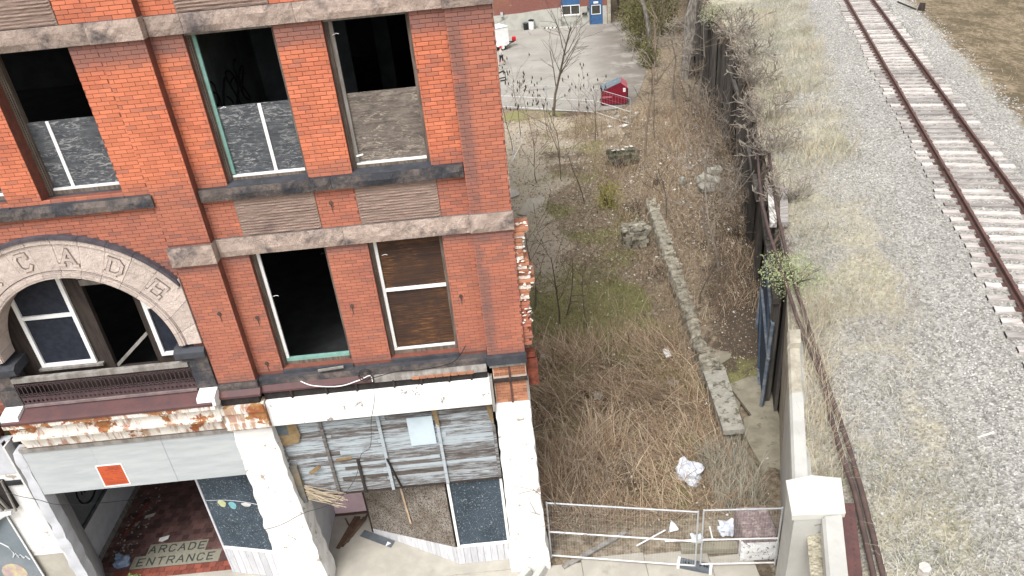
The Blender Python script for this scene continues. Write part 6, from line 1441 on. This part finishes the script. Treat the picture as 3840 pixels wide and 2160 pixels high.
# leaf litter, stalks, grass (stuff)
def scatter_yard(N, x0, x1, y0, y1, dens=None):
    out = []
    while len(out) < N:
        x, y = nr.uniform(x0, x1), nr.uniform(y0, y1)
        if x > wall_x(y) - .1 or x < .15: continue
        if dens and nr.random() > dens(x, y): continue
        out.append((x, y))
    return np.array(out)
def patch(s, lo, hi, sd): return lambda x, y: max(0, min(1, (noise.noise(Vector((x * s, y * s, sd))) - lo) / (hi - lo)))
def flat_quads(P, size, g, tilt=.5):
    N = len(P); a = g.uniform(0, 6.283, N); s = size * g.uniform(.4, 1.3, N); ar = g.uniform(.35, .8, N)
    u = np.column_stack([np.cos(a) * s, np.sin(a) * s, g.normal(0, tilt, N) * s]); v = np.column_stack([-np.sin(a) * s * ar, np.cos(a) * s * ar, g.normal(0, tilt, N) * s * ar])
    V = np.stack([P - u, P + v, P + u * .8, P - v], 1).reshape(-1, 3); return V, np.arange(4 * N).reshape(-1, 4)
def merge(parts):
    Vs, Fs, o = [], [], 0
    for V, F in parts: Vs.append(V); Fs.append(F + o); o += len(V)
    return np.concatenate(Vs), np.concatenate(Fs)
def ydens(x, y): return 1.0 if y < 20 else (.7 if y < 30 else .45)
xy = scatter_yard(42000, .15, 16, .8, 41, lambda x, y: ydens(x, y) * (1 - .85 * gmask(x, y)[0]) * (.0 if (5.9 < x < 7.5 and 1.2 < y < 6.4) else 1) * (.15 if 6 < y < 21 and 0 < x - fwx(y) < .7 else 1))
parts = [flat_quads(pts3(xy, zyard, .02), np.where(xy[:, 1] < 14, .030, .055), nr, .5)]
o = np_mesh('leaf_litter', *merge(parts), 'litter'); tag(o, 'brown leaf litter covering the yard', 'leaf litter', kind='stuff')
# flattened dead canes in the near half, swept in bundles
xy = scatter_yard(2800, .2, 5.6, .9, 9.5, lambda x, y: .12 + 1.0 * patch(.7, -.05, .3, 3)(x, y))
ang = np.array([2.6 * noise.noise(Vector((x * .35, y * .35, 7))) + (2.9 if x < 2.2 else 2.2) for x, y in xy]) + nr.normal(0, .95, len(xy))
a = strips(pts3(xy, zyard, .02), nr.uniform(.55, 1.45, len(xy)), ang, nr.uniform(.70, .97, len(xy)), .020, 3, 1.0, ang + np.pi / 2)
xy = scatter_yard(3000, .2, 5.9, .9, 10.5, lambda x, y: .3 + .8 * patch(.8, -.1, .3, 13)(x, y))
b = strips(pts3(xy, zyard, -.02), nr.uniform(.35, .95, len(xy)), nr.uniform(0, 6.283, len(xy)), nr.uniform(.25, .75, len(xy)), .013, 3)
xy = scatter_yard(6500, .2, 15, 9, 40, lambda x, y: (.5 + .5 * patch(.3, -.2, .3, 23)(x, y)) * (1 if x > 5 else .45))
c = strips(pts3(xy, zyard, -.02), nr.uniform(.25, .85, len(xy)), nr.uniform(0, 6.283, len(xy)), nr.uniform(.3, .9, len(xy)), .018, 2)
xy = scatter_yard(2600, 5.5, 15, 9, 40, lambda x, y: .15 + patch(.5, -.05, .3, 51)(x, y))
d = strips(pts3(xy, zyard, -.02), nr.uniform(.5, 1.5, len(xy)), nr.uniform(0, 6.283, len(xy)), nr.uniform(.1, .75, len(xy)), np.where(xy[:, 1] < 20, .014, .022), 3)
xy = scatter_yard(420, .3, 5.6, 1.0, 9.5)
e = strips(pts3(xy, zyard, .03), nr.uniform(.5, 1.6, len(xy)), nr.uniform(0, 6.283, len(xy)), nr.uniform(.5, .97, len(xy)), .035, 3)
xy = scatter_yard(9000, .2, 5.8, .9, 10, lambda x, y: patch(.9, -.1, .3, 77)(x, y))
f_ = flat_quads(pts3(xy, zyard, .10), np.full(len(xy), .028), nr, .9)
o = np_mesh('dead_stalks', *merge([a, b, c, d, e, f_]), 'stalk'); tag(o, 'tangle of brown dead stalks in the yard', 'dead weeds', kind='stuff')
xy = scatter_yard(700, 4.6, 5.9, 1.0, 3.3); a = strips(pts3(xy, zyard, -.02), nr.uniform(.5, 1.1, len(xy)), nr.uniform(0, 6.283, len(xy)), nr.uniform(.1, .5, len(xy)), .014, 3)
o = np_mesh('straw_clump', *a, 'straw'); tag(o, 'upright straw coloured clump right of the plastic bag', 'dead grass', kind='stuff')
gd = lambda x, y: max(gmask(x, y)[1] ** 1.5 * (.5 if y < 5 else 1) * (1 if x < 6.5 else .4) * (1 - gmask(x, y)[0]), .9 if (1.0 < x < 4.6 and 10.5 < y < 15.5) else 0, .7 if (2.0 < x < 3.4 and .8 < y < 2.0) else 0)
xy = scatter_yard(22000, .2, 12, .9, 34, gd)
a = strips(pts3(xy, zyard, -.01), nr.uniform(.05, .16, len(xy)), nr.uniform(0, 6.283, len(xy)), nr.uniform(.2, .8, len(xy)), .022, 2)
o = np_mesh('moss_grass', *a, 'green'); tag(o, 'patches of low mossy green grass in the yard', 'grass', kind='stuff')
m = MB(); 
xy = scatter_yard(2600, .2, 13, 1.0, 40, lambda x, y: .25 + .9 * max(0, 1 - abs(x - fwx(max(3.5, y)) + .5) / 1.4) + (.35 if x < 3.5 and y > 14 else 0))
for i, (x, y) in enumerate(xy):
    s = rng.uniform(.03, .10) * (1 if y < 15 else 1.5); m.rock((x, y, gh(x, y) + s * .1), (s, s * rng.uniform(.5, 1), s * .6), i, .3, 1)
tag(m.build('stone_chips', 'rubble'), 'scattered grey stone chips across the yard', 'rubble', kind='stuff')
m = MB(); xy = scatter_yard(420, .3, 12, .9, 38)
for i, (x, y) in enumerate(xy):
    s = rng.uniform(.03, .085) * (1 if y < 14 else 1.6); m.obox((x, y, gh(x, y) + .05), (s, s * rng.uniform(.4, .9), .02), (rng.uniform(-.5, .5), rng.uniform(-.5, .5), rng.uniform(0, 3)))
tag(m.build('litter_scraps', 'rubble_white'), 'small white litter scraps scattered in the weeds', 'litter', kind='stuff')

# ballast and embankment grass
def scatter_bank(N, y0, y1, t0, t1, dens=None, ex=.35):
    out = []
    while len(out) < N:
        y = nr.uniform(y0, y1); t = nr.uniform(t0, t1); p = TC + RNRM * t + RDIR * ((y - TC.y) / RDIR.y + t * 0.325); x, yy = p.x, p.y
        if x < wall_x(yy) + ex or yy < -9: continue
        if yy < -2.3 and x < 4.95 + (yy + 2.3) * .352 + 1.15: continue
        if dens and nr.random() > dens(x, yy, t): continue
        out.append((x, yy))
    return np.array(out)
def rocks(xy, size, zf, dz):
    N = len(xy); base = np.array([(1, 0, 0), (0, 1, 0), (-1, 0, 0), (0, -1, 0), (0, 0, 1), (0, 0, -1)], float)
    tri = np.array([(0, 1, 4), (1, 2, 4), (2, 3, 4), (3, 0, 4), (1, 0, 5), (2, 1, 5), (3, 2, 5), (0, 3, 5)])
    s = size * nr.uniform(.6, 1.3, (N, 1, 1)); B = base[None] * (s * nr.uniform(.65, 1.1, (N, 6, 1)))
    q = nr.normal(size=(N, 3, 3)); q, _ = np.linalg.qr(q); B = np.einsum('nij,nkj->nki', q, B); B[:, :, 2] *= .75
    V = B + pts3(xy, zf, dz)[:, None, :]; F = (np.arange(N)[:, None, None] * 6 + tri[None]).reshape(-1, 3); return V.reshape(-1, 3), F
def bd(x, y, t):
    if abs(t) < 2.6: return 1
    if t > 2.6: return max(0, 1 - (t - 2.6) / 1.2)
    n = noise.noise(Vector((x * .35, y * .22, 9))); return max(.30, min(1, .85 - 1.3 * n - max(0, (-t - 3.0)) * .4))
P1 = rocks(scatter_bank(34000, -6, 13, -7.2, 4.4, bd), .034, zbank, .0)
P2 = rocks(scatter_bank(19000, 13, 42, -8, 4.4, bd), .050, zbank, .0)
o = np_mesh('ballast', *merge([P1, P2]), 'ballast'); tag(o, 'grey crushed stone ballast around the track', 'ballast', kind='stuff')
def sd(x, y, t):
    e = x - wall_x(y); n = noise.noise(Vector((x * .35, y * .22, 9))); k = .22 + .5 * n + .6 * max(0, 1 - e / 1.8) + .55 * max(0, min(1, (-t - 2.9) / .8))
    if y < -1.0: k += .5 * max(0, min(1, (-1.0 - y) / 1.5))
    return max(0, min(1, k)) if t < -2.6 else 0
xy = scatter_bank(42000, -8, 42, -9.5, -2.6, sd); n = len(xy)
a = strips(pts3(xy, zbank, -.02), nr.uniform(.07, .30, n), nr.uniform(0, 6.283, n), nr.uniform(.3, .95, n), np.where(xy[:, 1] < 12, .014, .024), 2)
o = np_mesh('dead_grass', *a, 'straw'); tag(o, 'pale dead grass over the embankment', 'dead grass', kind='stuff')
xy = scatter_bank(16000, -8, 42, -9.5, -3.2, lambda x, y, t: sd(x, y, t) * patch(.4, -.15, .25, 44)(x, y)); n = len(xy)
a = strips(pts3(xy, zbank, -.02), nr.uniform(.06, .24, n), nr.uniform(0, 6.283, n), nr.uniform(.3, .9, n), np.where(xy[:, 1] < 12, .016, .026), 2)
o = np_mesh('green_grass', *a, 'straw_green'); tag(o, 'greyish green grass patches on the embankment', 'grass', kind='stuff')
xy = scatter_bank(2600, -5, 40, -9.5, -2.9, lambda x, y, t: max(.9 * max(0, 1 - (x - wall_x(y)) / 1.2), 1.3 * patch(.5, .02, .35, 71)(x, y) * (t < -3.0))); n = len(xy)
b = strips(pts3(xy, zbank, -.02), nr.uniform(.35, 1.05, n), nr.uniform(0, 6.283, n), nr.uniform(.15, .8, n), np.where(xy[:, 1] < 12, .011, .02), 3)
xy = scatter_bank(700, -2.2, 3.5, -7.0, -4.6, lambda x, y, t: 1 if x - wall_x(y) < .85 else .05, .25); n = len(xy)
c = strips(pts3(xy, zbank, -.1), nr.uniform(.4, .95, n), nr.uniform(-.5, 2.2, n), nr.uniform(.2, .75, n), .011, 3)
o = np_mesh('dry_weeds', *merge([b, c]), 'dryweed'); tag(o, 'tall dry weeds along the parapet and pipes', 'weeds', kind='stuff')
xy = scatter_bank(6000, -2, 60, 3.6, 16); n = len(xy)
a = strips(pts3(xy, zbank, -.02), nr.uniform(.08, .3, n), nr.uniform(0, 6.283, n), nr.uniform(.3, .95, n), .028, 2)
o = np_mesh('brown_grass', *a, 'brownweed'); tag(o, 'brown matted grass beyond the track', 'dead grass', kind='stuff')
# dangling dead vines over the wall edge
m = MB()
for i in range(900):
    y = rng.uniform(5, 46); x = wall_x(y) + rng.uniform(-.05, .25); z = bank_z(x + .3, y)
    P = [(x + .15, y, z)]; d = rng.uniform(.25, 1.3)
    for q in range(4): P.append((P[-1][0] - rng.uniform(.0, .14), P[-1][1] + rng.uniform(-.16, .16), P[-1][2] + (.10 if q == 0 else -d / 4)))
    m.tube(P, [.009, .009, .007, .006, .004] if y < 18 else [.016, .015, .013, .01, .006], 3, False)
tag(m.build('dead_vines', 'twig'), 'dry vines hanging over the plank wall edge', 'vines', kind='stuff')
